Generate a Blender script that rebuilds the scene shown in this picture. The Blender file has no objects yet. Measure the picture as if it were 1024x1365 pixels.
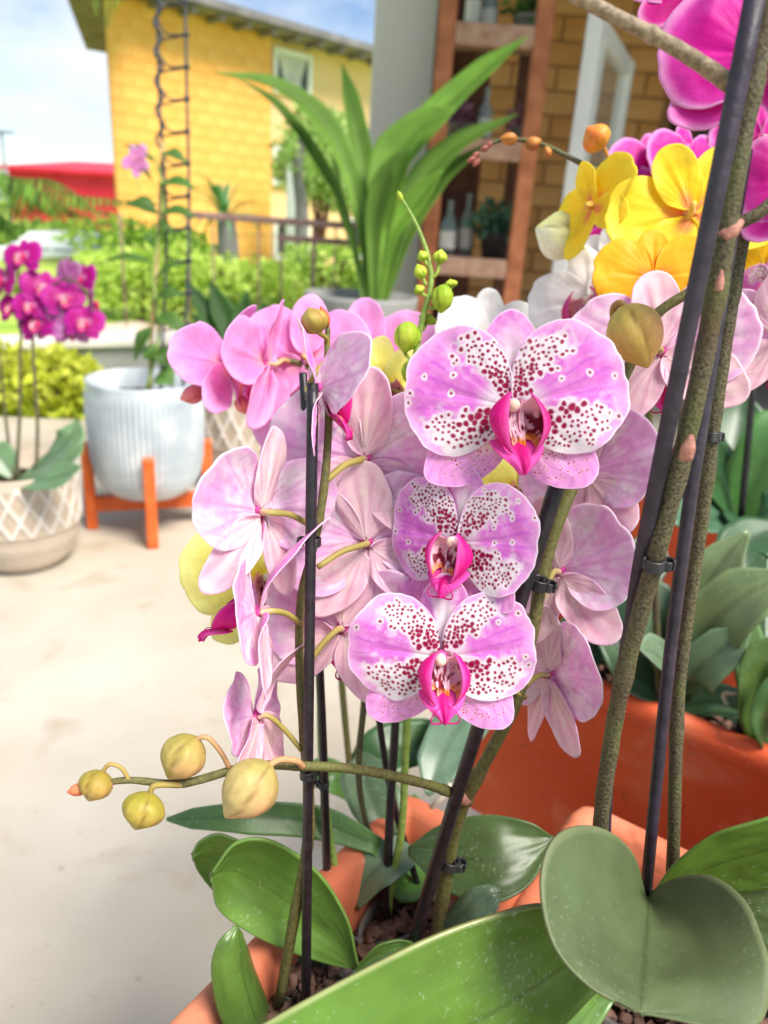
import bpy, math, random
import numpy as np
from mathutils import Matrix, Vector

random.seed(7)
RNG = np.random.default_rng(7)
SC = bpy.context.scene
COL = SC.collection
R = math.radians

# ------------------------------------------------------------------ camera
CAM_H = 1.0
PITCH, ROLL = R(21.7), R(4.0)
FPX = 986.0                                   # focal length in photograph pixels (1024 x 1365)
FW = np.array([0, math.cos(PITCH), -math.sin(PITCH)])
_r = np.array([1.0, 0, 0]); _u = np.cross(_r, FW)
RT = _r * math.cos(ROLL) + _u * math.sin(ROLL)
UP = _u * math.cos(ROLL) - _r * math.sin(ROLL)
CAM = np.array([0, 0, CAM_H])
cam_data = bpy.data.cameras.new('camera')
cam_data.sensor_fit = 'VERTICAL'; cam_data.sensor_height = 36; cam_data.sensor_width = 27
cam_data.lens = 36 * FPX / 1365
cam_data.clip_start = 0.01; cam_data.clip_end = 2000
cam_data.dof.use_dof = True; cam_data.dof.focus_distance = 0.355; cam_data.dof.aperture_fstop = 8.0
cam = bpy.data.objects.new('camera', cam_data); COL.objects.link(cam)
cam.matrix_world = Matrix(((RT[0], UP[0], -FW[0], 0), (RT[1], UP[1], -FW[1], 0), (RT[2], UP[2], -FW[2], CAM_H), (0, 0, 0, 1)))
SC.camera = cam
CB = np.stack([RT, UP, -FW], 1)               # camera basis as columns

# ------------------------------------------------------------------ world, sun, exposure
SUN_DIR = np.array([0.42, -0.34, 0.84]); SUN_DIR /= np.linalg.norm(SUN_DIR)
w = bpy.data.worlds.new('World'); SC.world = w; w.use_nodes = True
wn = w.node_tree.nodes; wl = w.node_tree.links
bg = wn['Background']; bg.inputs['Strength'].default_value = 0.078
sky = wn.new('ShaderNodeTexSky'); sky.sky_type = 'NISHITA'; sky.sun_disc = False
sky.sun_elevation = math.asin(SUN_DIR[2]); sky.sun_rotation = math.atan2(SUN_DIR[0], SUN_DIR[1])
sky.dust_density = 0.1; sky.air_density = 0.8; sky.ozone_density = 1.5
tc = wn.new('ShaderNodeTexCoord'); mp = wn.new('ShaderNodeMapping'); mp.inputs['Scale'].default_value = (1, 1, 2.2)
mp.inputs['Location'].default_value = (0.35, 0.2, 0.1)
ns = wn.new('ShaderNodeTexNoise'); ns.inputs['Scale'].default_value = 3.2; ns.inputs['Detail'].default_value = 7; ns.inputs['Roughness'].default_value = 0.55
rp = wn.new('ShaderNodeValToRGB'); rp.color_ramp.elements[0].position = 0.44; rp.color_ramp.elements[1].position = 0.66
mx = wn.new('ShaderNodeMix'); mx.data_type = 'RGBA'; mx.inputs['B'].default_value = (5.9, 6.3, 6.7, 1)
wl.new(tc.outputs['Generated'], mp.inputs['Vector']); wl.new(mp.outputs['Vector'], ns.inputs['Vector'])
wl.new(ns.outputs['Fac'], rp.inputs['Fac']); wl.new(rp.outputs['Color'], mx.inputs['Factor'])
wl.new(sky.outputs['Color'], mx.inputs['A']); wl.new(mx.outputs['Result'], bg.inputs['Color'])
sun_d = bpy.data.lights.new('sun', 'SUN'); sun_d.energy = 3.1; sun_d.angle = R(26); sun_d.color = (1, 0.945, 0.85)
sun = bpy.data.objects.new('sun', sun_d); COL.objects.link(sun)
sun.rotation_euler = Vector(-SUN_DIR).to_track_quat('-Z', 'Y').to_euler(); sun.location = (3, -3, 8)
SC.view_settings.view_transform = 'Standard'; SC.view_settings.look = 'None'
SC.view_settings.exposure = 1.14; SC.view_settings.gamma = 1
SC.render.engine = 'CYCLES'
SC.cycles.max_bounces = 8; SC.cycles.transparent_max_bounces = 12; SC.cycles.use_denoising = True

# ------------------------------------------------------------------ geometry helpers
def ray(x, y): return RT * (x - 512) / FPX + UP * (682.5 - y) / FPX + FW
def P(x, y, d): return CAM + ray(x, y) * d
def onz(x, y, z):
    v = ray(x, y); return CAM + v * ((z - CAM_H) / v[2])
def ony(x, y, Y):
    v = ray(x, y); return CAM + v * (Y / v[1])
def onplane(x, y, p0, n):
    v = ray(x, y); return CAM + v * (np.dot(np.asarray(p0) - CAM, n) / np.dot(v, n))
def lin(*c):
    c = np.array(c, float) / 255.0
    return np.where(c <= 0.04045, c / 12.92, ((c + 0.055) / 1.055) ** 2.4)
def sm(a, b, x):
    t = np.clip((x - a) / (b - a), 0, 1); return t * t * (3 - 2 * t)
def mixc(a, b, t): return np.asarray(a) * (1 - t[..., None]) + np.asarray(b) * t[..., None]
def vnoise(x, y, seed=0, octaves=3):
    out = np.zeros_like(x, float); amp = 1.0; tot = 0
    for o in range(octaves):
        xi = np.floor(x).astype(int); yi = np.floor(y).astype(int); fx = x - xi; fy = y - yi
        fx = fx * fx * (3 - 2 * fx); fy = fy * fy * (3 - 2 * fy)
        def h(i, j):
            n = (i * 374761393 + j * 668265263 + (seed + o * 17) * 144269504) & 0x7fffffff
            n = ((n ^ (n >> 13)) * 1274126177) & 0x7fffffff
            return ((n ^ (n >> 16)) & 0xffff) / 65535.0
        v = (h(xi, yi) * (1 - fx) + h(xi + 1, yi) * fx) * (1 - fy) + (h(xi, yi + 1) * (1 - fx) + h(xi + 1, yi + 1) * fx) * fy
        out += amp * v; tot += amp; amp *= 0.5; x = x * 2.03; y = y * 2.03
    return out / tot
def crom(pts, n):
    p = np.asarray(pts, float)
    if len(p) == 2:
        t = np.linspace(0, 1, n)[:, None]; return p[0] * (1 - t) + p[1] * t
    q = np.vstack([2 * p[0] - p[1], p, 2 * p[-1] - p[-2]])
    t = np.linspace(0, len(p) - 1, n); i = np.minimum(t.astype(int), len(p) - 2); f = (t - i)[:, None]
    a, b, c, d = q[i], q[i + 1], q[i + 2], q[i + 3]
    return 0.5 * (2 * b + (c - a) * f + (2 * a - 5 * b + 4 * c - d) * f ** 2 + (3 * b - a - 3 * c + d) * f ** 3)
def pix(pts): return np.array([P(*q[:3]) for q in pts])

def new_mesh(name, v, f, mats, col=None, mi=None, smooth=True):
    me = bpy.data.meshes.new(name)
    me.from_pydata(np.asarray(v, float).tolist(), [], [tuple(int(i) for i in q) for q in f] if not isinstance(f, np.ndarray) else f.tolist())
    for m in (mats if isinstance(mats, (list, tuple)) else [mats]): me.materials.append(m)
    if mi is not None: me.polygons.foreach_set('material_index', np.asarray(mi, np.int32))
    me.polygons.foreach_set('use_smooth', np.full(len(me.polygons), smooth))
    if col is not None:
        a = me.color_attributes.new('Col', 'FLOAT_COLOR', 'POINT')
        c = np.ones((len(v), 4), np.float32); c[:, :3] = col; a.data.foreach_set('color', c.ravel())
    me.update(); return me
def link(name, data, parent=None):
    o = bpy.data.objects.new(name, data); COL.objects.link(o)
    if parent is not None: o.parent = parent
    return o
def thing(name, label, cat, loc, group=None):
    o = link(name, None); o.location = [float(c) for c in loc]; o.empty_display_size = 0.02
    return tag(o, label, cat, group)
def tag(o, label, cat, group=None):
    o['label'] = label; o['category'] = cat
    if group: o['group'] = group
    return o
def kind(o, k): o['kind'] = k; return o
def off(parent):
    z = np.zeros(3)
    while parent is not None: z = z + np.array(parent.location); parent = parent.parent
    return z
def obj(name, v, f, mats, parent=None, **k):
    return link(name, new_mesh(name, np.asarray(v, float) - off(parent), f, mats, **k), parent)

def tube(pts, rad, seg=10, caps=True):
    p = np.asarray(pts, float); n = len(p); rad = np.broadcast_to(np.asarray(rad, float), (n,))
    t = np.gradient(p, axis=0); t /= np.linalg.norm(t, axis=1)[:, None] + 1e-12
    u = np.cross(t[0], [0.31, 0.17, 0.93]); u /= np.linalg.norm(u); U = []
    for i in range(n):
        u = u - t[i] * np.dot(u, t[i]); u /= np.linalg.norm(u) + 1e-12; U.append(u)
    U = np.array(U); V = np.cross(t, U); a = np.linspace(0, 2 * math.pi, seg, endpoint=False)
    v = (p[:, None] + rad[:, None, None] * (np.cos(a)[None, :, None] * U[:, None] + np.sin(a)[None, :, None] * V[:, None])).reshape(-1, 3)
    f = [[i * seg + j, i * seg + (j + 1) % seg, (i + 1) * seg + (j + 1) % seg, (i + 1) * seg + j] for i in range(n - 1) for j in range(seg)]
    if caps: f += [list(range(seg))[::-1], [(n - 1) * seg + j for j in range(seg)]]
    return v, f
def join(parts):
    V = []; Fc = []; n = 0
    for v, f in parts:
        V.append(np.asarray(v, float)); Fc += [[i + n for i in q] for q in f]; n += len(v)
    return np.vstack(V), Fc
def box(c, s, rz=0.0, bev=0.0):
    c = np.asarray(c, float); hx, hy, hz = np.asarray(s, float) / 2
    if bev <= 0:
        v = np.array([[x, y, z] for z in (-hz, hz) for y in (-hy, hy) for x in (-hx, hx)])
        f = [[0, 2, 3, 1], [4, 5, 7, 6], [0, 1, 5, 4], [2, 6, 7, 3], [0, 4, 6, 2], [1, 3, 7, 5]]
    else:
        b = min(bev, hx * .9, hy * .9, hz * .9); rings = []
        for z, i in ((-hz, b), (-hz + b, 0), (hz - b, 0), (hz, b)):
            X, Y = hx - i, hy - i; k = b
            rings.append([[-X + k, -Y, z], [X - k, -Y, z], [X, -Y + k, z], [X, Y - k, z], [X - k, Y, z], [-X + k, Y, z], [-X, Y - k, z], [-X, -Y + k, z]])
        v = np.array(rings).reshape(-1, 3)
        f = [[r * 8 + j, r * 8 + (j + 1) % 8, r * 8 + 8 + (j + 1) % 8, r * 8 + 8 + j] for r in range(3) for j in range(8)]
        f += [list(range(8))[::-1], list(range(24, 32))]
    cs, sn = math.cos(rz), math.sin(rz)
    v = v @ np.array([[cs, sn, 0], [-sn, cs, 0], [0, 0, 1]]) + c
    return v, f
def lathe(prof, c, seg=40, fn=None):
    prof = np.asarray(prof, float); a = np.linspace(0, 2 * math.pi, seg, endpoint=False); n = len(prof); v = []
    for r, z in prof:
        rr = np.full(seg, r)
        if fn is not None: rr = fn(r, z, a)
        v.append(np.stack([rr * np.cos(a), rr * np.sin(a), np.full(seg, z)], 1))
    v = np.vstack(v) + np.asarray(c)
    f = [[i * seg + j, i * seg + (j + 1) % seg, (i + 1) * seg + (j + 1) % seg, (i + 1) * seg + j] for i in range(n - 1) for j in range(seg)]
    return v, f
def gridfaces(n, m):
    i = np.arange(n - 1)[:, None]; j = np.arange(m - 1)[None, :]; a = i * m + j
    return np.stack([a, a + 1, a + m + 1, a + m], -1).reshape(-1, 4)
def sheet(g, th):
    """two-sided thin solid from a grid of points; returns verts, faces, material index (0 front, 1 back)"""
    n, m, _ = g.shape
    du = np.gradient(g, axis=0); dv = np.gradient(g, axis=1); nn = np.cross(du, dv)
    nn /= np.linalg.norm(nn, axis=2)[..., None] + 1e-12
    fr = (g + nn * th / 2).reshape(-1, 3); bk = (g - nn * th / 2).reshape(-1, 3); N = n * m
    q = gridfaces(n, m)
    f0 = q[:, ::-1]; f1 = q + N
    idx = np.arange(N).reshape(n, m)
    rim = np.concatenate([idx[0, :], idx[1:, -1], idx[-1, -2::-1], idx[-2:0:-1, 0]])
    nx = np.roll(rim, -1); fe = np.stack([rim, nx, nx + N, rim + N], 1)
    f = np.vstack([f0, f1, fe]); mi = np.concatenate([np.zeros(len(f0)), np.ones(len(f1)), np.zeros(len(fe))]).astype(np.int32)
    return np.vstack([fr, bk]), f, mi

# ------------------------------------------------------------------ materials
def mat(name): 
    m = bpy.data.materials.new(name); m.use_nodes = True; return m, m.node_tree.nodes, m.node_tree.links, m.node_tree.nodes['Principled BSDF']
def noise_mat(name, c1, c2, scale=8, rough=0.7, bump=0.0, bscale=60, spec=0.3, c3=None, det=6, metal=0.0, coord='Object'):
    m, n, l, b = mat(name)
    t = n.new('ShaderNodeTexCoord'); a = n.new('ShaderNodeTexNoise'); a.inputs['Scale'].default_value = scale; a.inputs['Detail'].default_value = det
    r = n.new('ShaderNodeValToRGB'); r.color_ramp.elements[0].position = 0.32; r.color_ramp.elements[1].position = 0.68
    r.color_ramp.elements[0].color = (*c1, 1); r.color_ramp.elements[1].color = (*c2, 1)
    if c3 is not None:
        e = r.color_ramp.elements.new(0.5); e.color = (*c3, 1)
    l.new(t.outputs[coord], a.inputs['Vector']); l.new(a.outputs['Fac'], r.inputs['Fac']); l.new(r.outputs['Color'], b.inputs['Base Color'])
    b.inputs['Roughness'].default_value = rough; b.inputs['Specular IOR Level'].default_value = spec; b.inputs['Metallic'].default_value = metal
    if bump > 0:
        a2 = n.new('ShaderNodeTexNoise'); a2.inputs['Scale'].default_value = bscale; a2.inputs['Detail'].default_value = 5
        bp = n.new('ShaderNodeBump'); bp.inputs['Strength'].default_value = bump; bp.inputs['Distance'].default_value = 0.004
        l.new(t.outputs[coord], a2.inputs['Vector']); l.new(a2.outputs['Fac'], bp.inputs['Height']); l.new(bp.outputs['Normal'], b.inputs['Normal'])
    return m
def vcol_mat(name, rough=0.5, spec=0.3, trans=0.0, nscale=40, namp=0.12, bump=0.1, bscale=200, dust=0.0):
    m, n, l, b = mat(name)
    a = n.new('ShaderNodeAttribute'); a.attribute_name = 'Col'
    t = n.new('ShaderNodeTexCoord'); ns = n.new('ShaderNodeTexNoise'); ns.inputs['Scale'].default_value = nscale; ns.inputs['Detail'].default_value = 5
    mr = n.new('ShaderNodeMapRange'); mr.inputs['From Min'].default_value = 0.3; mr.inputs['From Max'].default_value = 0.7
    mr.inputs['To Min'].default_value = 1 - namp; mr.inputs['To Max'].default_value = 1 + namp
    mu = n.new('ShaderNodeVectorMath'); mu.operation = 'SCALE'
    l.new(t.outputs['Object'], ns.inputs['Vector']); l.new(ns.outputs['Fac'], mr.inputs['Value'])
    l.new(a.outputs['Color'], mu.inputs[0]); l.new(mr.outputs['Result'], mu.inputs['Scale']); colout = mu.outputs['Vector']
    if dust > 0:
        d = n.new('ShaderNodeTexNoise'); d.inputs['Scale'].default_value = 420; d.inputs['Detail'].default_value = 2
        d2 = n.new('ShaderNodeTexNoise'); d2.inputs['Scale'].default_value = 16
        ad = n.new('ShaderNodeMath'); ad.operation = 'MULTIPLY_ADD'; ad.inputs[1].default_value = 0.35
        mr2 = n.new('ShaderNodeMapRange'); mr2.inputs['From Min'].default_value = 0.80; mr2.inputs['From Max'].default_value = 0.92; mr2.inputs['To Max'].default_value = dust
        mx = n.new('ShaderNodeMix'); mx.data_type = 'RGBA'; mx.inputs['B'].default_value = (0.42, 0.5, 0.36, 1)
        l.new(t.outputs['Object'], d.inputs['Vector']); l.new(t.outputs['Object'], d2.inputs['Vector'])
        l.new(d2.outputs['Fac'], ad.inputs[0]); l.new(d.outputs['Fac'], ad.inputs[2]); l.new(ad.outputs[0], mr2.inputs['Value'])
        l.new(mr2.outputs['Result'], mx.inputs['Factor']); l.new(colout, mx.inputs['A']); colout = mx.outputs['Result']
    l.new(colout, b.inputs['Base Color'])
    b.inputs['Roughness'].default_value = rough; b.inputs['Specular IOR Level'].default_value = spec
    if bump > 0:
        a2 = n.new('ShaderNodeTexNoise'); a2.inputs['Scale'].default_value = bscale; a2.inputs['Detail'].default_value = 4
        bp = n.new('ShaderNodeBump'); bp.inputs['Strength'].default_value = bump; bp.inputs['Distance'].default_value = 0.001
        l.new(t.outputs['Object'], a2.inputs['Vector']); l.new(a2.outputs['Fac'], bp.inputs['Height']); l.new(bp.outputs['Normal'], b.inputs['Normal'])
    if trans > 0:
        tr = n.new('ShaderNodeBsdfTranslucent'); ms = n.new('ShaderNodeMixShader'); ms.inputs['Fac'].default_value = trans
        l.new(colout, tr.inputs['Color']); l.new(b.outputs['BSDF'], ms.inputs[1]); l.new(tr.outputs['BSDF'], ms.inputs[2])
        l.new(ms.outputs['Shader'], n['Material Output'].inputs['Surface'])
    return m
M = {}
M['petal'] = vcol_mat('orchid petal', 0.5, 0.3, 0.42, 30, 0.05, 0.12, 80)
for _q in M['petal'].node_tree.nodes:
    if _q.type == 'BUMP': _q.inputs['Distance'].default_value = 0.002
M['lip'] = vcol_mat('orchid lip', 0.5, 0.28, 0.25, 30, 0.06, 0.05, 60)
M['bud'] = vcol_mat('orchid bud', 0.5, 0.3, 0.0, 300, 0.10, 0.1, 500)
M['leaf'] = vcol_mat('orchid leaf', 0.36, 0.5, 0.06, 60, 0.12, 0.10, 260, dust=0.30)
M['matteleaf'] = vcol_mat('matt orchid leaf', 0.55, 0.3, 0.03, 50, 0.10, 0.12, 300, dust=0.10)
M['softleaf'] = vcol_mat('garden leaf', 0.55, 0.3, 0.30, 8, 0.15, 0.0, 50)
M['stem'] = noise_mat('speckled orchid stem', lin(60, 52, 40) * .8, lin(116, 108, 82) * .85, 800, 0.6, 0.3, 700, 0.25)
M['stemgreen'] = noise_mat('olive orchid stem', lin(82, 78, 46), lin(116, 110, 66), 380, 0.55, 0.2, 600, 0.3)
M['stempale'] = noise_mat('greyish brown stem', lin(118, 100, 84), lin(164, 146, 122), 420, 0.6, 0.3, 600, 0.25)
M['stembright'] = noise_mat('bright green stem', lin(110, 140, 60), lin(150, 170, 84), 200, 0.5, 0.1, 400)
M['pedicel'] = vcol_mat('flower stalk', 0.5, 0.3, 0.1, 200, 0.08, 0.05, 500)
M['stake'] = noise_mat('dark plastic stake', lin(24, 20, 24), lin(44, 38, 46), 150, 0.38, 0.15, 300, 0.45)
M['stakep'] = noise_mat('purple black stake', lin(34, 26, 40), lin(56, 46, 62), 120, 0.55, 0.15, 300, 0.5)
M['clip'] = noise_mat('black plastic clip', lin(34, 33, 36), lin(52, 50, 54), 90, 0.4, 0.1, 200, 0.5)
M['bract'] = noise_mat('pink brown bract', lin(150, 96, 88), lin(190, 136, 118), 200, 0.6, 0.2, 400)
M['terra'] = noise_mat('terracotta', lin(188, 98, 68), lin(214, 140, 110), 9, 0.85, 0.12, 300, 0.15, c3=lin(202, 114, 82))
M['terra2'] = noise_mat('red terracotta plastic', lin(214, 80, 42), lin(228, 102, 60), 7, 0.6, 0.15, 140, 0.3)
M['bark'] = noise_mat('orchid bark', lin(40, 28, 24), lin(136, 104, 90), 70, 0.85, 0.4, 200, 0.2)
M['soil'] = noise_mat('dark potting mix', lin(30, 22, 18), lin(70, 54, 44), 90, 0.95, 0.6, 150, 0.1)
M['root'] = noise_mat('pale aerial root', lin(150, 140, 122), lin(214, 206, 188), 60, 0.7, 0.2, 300)

# ------------------------------------------------------------------ orchid flower: painting
def fan_grid(a, b, n_s, n_t, tip=0.0, thm=86, up_k=0.0, wob=0.0, seed=0, notch=0.0):
    th = np.radians(np.linspace(-thm, thm, n_t)); s = np.linspace(0.03, 1, n_s)
    r = 2 * a * np.cos(th) / (np.cos(th) ** 2 + (a / b) ** 2 * np.sin(th) ** 2)
    r = r * (1 + tip * np.exp(-(th / 0.22) ** 2)) * (1 + up_k * np.sin(th))
    r = r * (1 - notch * np.exp(-(th / 0.07) ** 2))
    if wob: r = r * (1 + wob * (vnoise(th * 4 + 20, th * 0 + seed + 3.3, seed, 3) - 0.5) * 2)
    S, T = np.meshgrid(s, th, indexing='ij'); RR = r[None, :] * S
    return S, T, RR * np.cos(T), RR * np.sin(T)

LILAC = lin(236, 136, 228) * 0.92; PALE = lin(250, 206, 242); WHITE = lin(250, 246, 250) * 0.93; CRIM = lin(158, 4, 74)
def spots_paint(base, halo_col, X, Y, pts, rad, halo, colr):
    col = base.copy(); dmin_h = np.full(X.shape, 9.0); dmin = np.full(X.shape, 9.0)
    for (px, py), r, h in zip(pts, rad, halo):
        m = (np.abs(X - px) < h * 1.6 + .002) & (np.abs(Y - py) < h * 1.6 + .002)
        if not m.any(): continue
        ang = np.arctan2(Y[m] - py, X[m] - px)
        d = np.hypot(X[m] - px, Y[m] - py) * (1 + 0.09 * np.sin(ang * 2 + px * 900) + 0.06 * np.sin(ang * 3 + py * 700))
        dmin_h[m] = np.minimum(dmin_h[m], d / h); dmin[m] = np.minimum(dmin[m], d / r)
    col = mixc(col, halo_col, 1 - sm(0.65, 1.25, dmin_h))
    return mixc(col, colr, 1 - sm(0.6, 1.15, dmin))
def paint_petal_spotted(S, T, X, Y, seed, L):
    """front of a lateral petal, T>0 towards the dorsal sepal"""
    td = np.degrees(T); rng = np.random.default_rng(seed)
    nz = vnoise(X * 26 / L * .5, Y * 26 / L * .5, seed) - .5
    vein = (np.abs(np.sin(T * 17 + nz * .9)) ** 12 * .55 + np.abs(np.sin(T * 34 + 2.2 * np.sin(S * 13 + T * 5) + nz * 4)) ** 10 * .3 * sm(.45, .8, S)) * sm(.15, .4, S)
    col = mixc(np.broadcast_to(LILAC, X.shape + (3,)), PALE, sm(.8, 1.0, S) * .55 + .25 * sm(-.2, .3, nz))
    col = mixc(col, lin(204, 96, 212), vein * (1 - sm(.8, 1, S)))
    o1, o2 = rng.uniform(-9, 9, 2); td0 = td; td = np.where(td > 0, td + o1, td + o2)
    up = sm(20, 38, td + nz * 34) * sm(.12, .25, S) * (1 - sm(.80, .94, S + nz * .3)) * .92
    lo = sm(10, 24, -td + nz * 26) * sm(.1, .2, S) * (1 - sm(.84, .95, S + nz * .2 - .14 * sm(35, 65, -td)))
    whi = np.clip(np.maximum(up, lo) + (1 - sm(.16, .36, S)), 0, 1)
    col = mixc(col, WHITE, whi)
    pts = []; rad = []; halo = []
    N = 2600
    ths = np.radians(rng.uniform(-84, 84, N)); ss = np.sqrt(rng.uniform(.02, .95, N))
    rmax = np.hypot(X[-1], Y[-1]) / S[-1]
    rr = np.interp(ths, T[0], rmax) * ss; px = rr * np.cos(ths); py = rr * np.sin(ths); t = np.degrees(ths); t = np.where(t > 0, t + o1, t + o2)
    nzv = vnoise(px * 13 / L, py * 13 / L, seed) - .5
    zu = sm(24, 42, t + nzv * 34) * (1 - sm(.76, .92, ss + nzv * .3)) * (ss > .12)
    zl = sm(14, 27, -t + nzv * 26) * (1 - sm(.76, .90, ss + nzv * .2)) * (ss > .14) * (1 - .9 * sm(66, 78, -t))
    z = np.maximum(zu, zl); acc = rng.uniform(.25, .8, N); r1 = rng.random(N); r2 = rng.random(N); r3 = rng.random(N)
    for i in range(N):
        sv = ss[i]
        if z[i] > acc[i]:
            r = .0074 + .0060 * r1[i] ** 2 + .022 * max(0, 1 - sv / .62) ** 1.3 * r2[i]
            if zl[i] > zu[i] and sv < .62: r += .020 * r3[i] ** 2 * (1 - sv)
            h = r + .009
        elif r1[i] < .007 and sv > .45:
            r = .0055 + .004 * r2[i]; h = r + .011
        else: continue
        if big_ok(pts, rad, px[i], py[i], r, .66 if sv < .5 else 1.05): pts.append((px[i], py[i])); rad.append(r); halo.append(h)
    col = spots_paint(col, WHITE, X, Y, pts, rad, halo, CRIM)
    col = mixc(col, CRIM, (1 - sm(.07, .13, S)) * .8)
    return mixc(col, lin(252, 240, 252), sm(.972, .995, S) * .8)
def big_ok(pts, rad, x, y, r, k):
    if not pts: return True
    q = np.array(pts); d = np.hypot(q[:, 0] - x, q[:, 1] - y)
    return bool((d > (np.array(rad) + r) * k + .001).all())
def paint_dorsal(S, T, X, Y, seed, L):
    nz = vnoise(X * 14 / L, Y * 14 / L, seed) - .5; td = np.degrees(T)
    col = mixc(np.broadcast_to(lin(248, 178, 238) * .96, X.shape + (3,)), LILAC, sm(-.1, .3, nz))
    net = np.abs(np.sin(T * 26 + 2 * np.sin(S * 16 + seed))) ** 10
    col = mixc(col, lin(214, 120, 222), net * .4 * sm(.2, .5, S))
    whi = (1 - sm(5, 26, np.abs(td) + nz * 14)) * (1 - sm(.45, 1.0, S)) + (1 - sm(.2, .5, S))
    col = mixc(col, WHITE, np.clip(whi, 0, 1) * .95)
    return mixc(col, lin(252, 238, 252), sm(.97, .995, S) * .7)
def paint_lsepal(S, T, X, Y, seed, L):
    nz = vnoise(X * 14 / L, Y * 14 / L, seed) - .5; rng = np.random.default_rng(seed)
    col = mixc(np.broadcast_to(lin(247, 226, 226), X.shape + (3,)), lin(246, 176, 236), sm(.35, .72, S + nz * .25))
    net = np.abs(np.sin(T * 24 + 1.6 * np.sin(S * 14 + seed))) ** 8
    col = mixc(col, lin(206, 104, 214), net * .35 * sm(.3, .6, S))
    N = 900; ths = np.radians(rng.uniform(-80, 80, N)); ss = np.sqrt(rng.uniform(.02, .8, N))
    rmax = np.hypot(X[-1], Y[-1]) / S[-1]; rr = np.interp(ths, T[0], rmax) * ss
    pts = []; rad = []; halo = []
    for i in range(N):
        if rng.random() < 1 - ss[i] * .75:
            r = .0035 + .0035 * rng.random() + .006 * max(0, .45 - ss[i]); q = (rr[i] * math.cos(ths[i]), rr[i] * math.sin(ths[i]))
            if big_ok(pts, rad, *q, r, 1.05): pts.append(q); rad.append(r); halo.append(r + .002)
    col = spots_paint(col, lin(248, 226, 238), X, Y, pts, rad, halo, lin(206, 40, 140))
    return mixc(col, lin(250, 226, 250), sm(.97, .995, S) * .6)
def paint_back_petal(S, T, X, Y, seed, L):
    nz = vnoise(X * 9 / L + seed, Y * 9 / L, seed) - .5; n2 = vnoise(X * 34 / L, Y * 34 / L, seed + 5, 2) - .5
    col = mixc(np.broadcast_to(lin(250, 196, 238), X.shape + (3,)), lin(252, 230, 244), sm(-.25, .25, nz))
    td = np.degrees(T)
    wz = np.maximum(sm(20, 40, td + nz * 40) * (1 - sm(.75, .9, S)), sm(20, 40, -td + nz * 40) * (1 - sm(.8, .95, S))) * sm(.25, .5, S)
    col = mixc(col, lin(251, 240, 246), np.clip(wz * (.28 + .75 * sm(.04, .16, n2)), 0, .9))
    v = np.maximum(np.abs(np.sin(T * 16 + nz)) ** 12, .6 * sm(.4, .7, S) * np.abs(np.sin(T * 33 + 1.8 * np.sin(S * 12 + T * 6) + nz * 4)) ** 10)
    col = mixc(col, lin(222, 136, 214), v * .35 * sm(.1, .3, S))
    return mixc(col, lin(253, 246, 252), sm(.97, .995, S) * .7)
def paint_back_sepal(S, T, X, Y, seed, L):
    nz = vnoise(X * 8 / L + seed, Y * 8 / L, seed) - .5
    col = mixc(np.broadcast_to(lin(251, 216, 230), X.shape + (3,)), lin(252, 234, 222), .8 * sm(-.2, .4, nz * .6 + .25 * (1 - np.abs(T) / 1.2) - .1))
    v = np.abs(np.sin(T * 11 + nz * .8)) ** 6
    col = mixc(col, lin(226, 146, 186), v * .45 * sm(.05, .25, S) * (1 - sm(.8, 1, S)))
    return mixc(col, lin(250, 226, 240), sm(.96, .995, S) * .6)
def plain_painter(c_mid, c_edge, c_base, c_vein, rim=None):
    c_mid, c_edge, c_base, c_vein = [np.asarray(c) for c in (c_mid, c_edge, c_base, c_vein)]
    def f(S, T, X, Y, seed, L):
        nz = vnoise(X * 8 / L + seed, Y * 8 / L, seed) - .5
        col = mixc(np.broadcast_to(c_base, X.shape + (3,)), c_mid, sm(.08, .4, S + nz * .1))
        col = mixc(col, c_edge, sm(.55, 1., S + nz * .2))
        col = mixc(col, c_vein, np.abs(np.sin(T * 14 + nz * 3)) ** 8 * .18 * sm(.1, .3, S) * (1 - sm(.75, 1, S)))
        if rim is not None: col = mixc(col, rim, sm(.86, 1.0, S) * .7)
        return col
    return f
PAL = {}
PAL['spot'] = dict(petal=paint_petal_spotted, dorsal=paint_dorsal, lsep=paint_lsepal, bpet=paint_back_petal, bsep=paint_back_sepal,
                   lip=lin(222, 16, 134), lipin=lin(250, 226, 232), column=lin(247, 214, 226), ped=lin(162, 146, 78))
def plain_pal(mid, edge, base, vein, lip, rim=None, back=None, column=None, ped=None):
    f = plain_painter(mid, edge, base, vein, rim); b = plain_painter(*(back or (mid, edge, base, vein)), rim)
    return dict(petal=f, dorsal=f, lsep=f, bpet=b, bsep=b, lip=lip, lipin=lin(250, 226, 214), column=column if column is not None else base, ped=ped if ped is not None else lin(190, 170, 96))
PAL['pink'] = plain_pal(lin(248, 160, 226), lin(250, 196, 240), lin(248, 184, 212), lin(236, 126, 204), lin(226, 70, 120), back=(lin(249, 166, 222), lin(249, 188, 238), lin(249, 180, 200), lin(238, 130, 196)), ped=lin(214, 168, 120))
PAL['lemon'] = plain_pal(lin(246, 240, 130), lin(250, 246, 168), lin(240, 220, 70), lin(236, 220, 90), lin(246, 170, 40))
PAL['yellow'] = plain_pal(lin(255, 230, 44), lin(255, 238, 78), lin(252, 160, 70), lin(250, 190, 30), lin(250, 150, 60), back=(lin(255, 226, 44), lin(255, 236, 74), lin(250, 160, 96), lin(250, 200, 40)), column=lin(250, 190, 150), ped=lin(236, 190, 90))
PAL['amber'] = plain_pal(lin(250, 196, 36), lin(253, 206, 50), lin(248, 150, 40), lin(246, 170, 30), lin(246, 150, 140))
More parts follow.
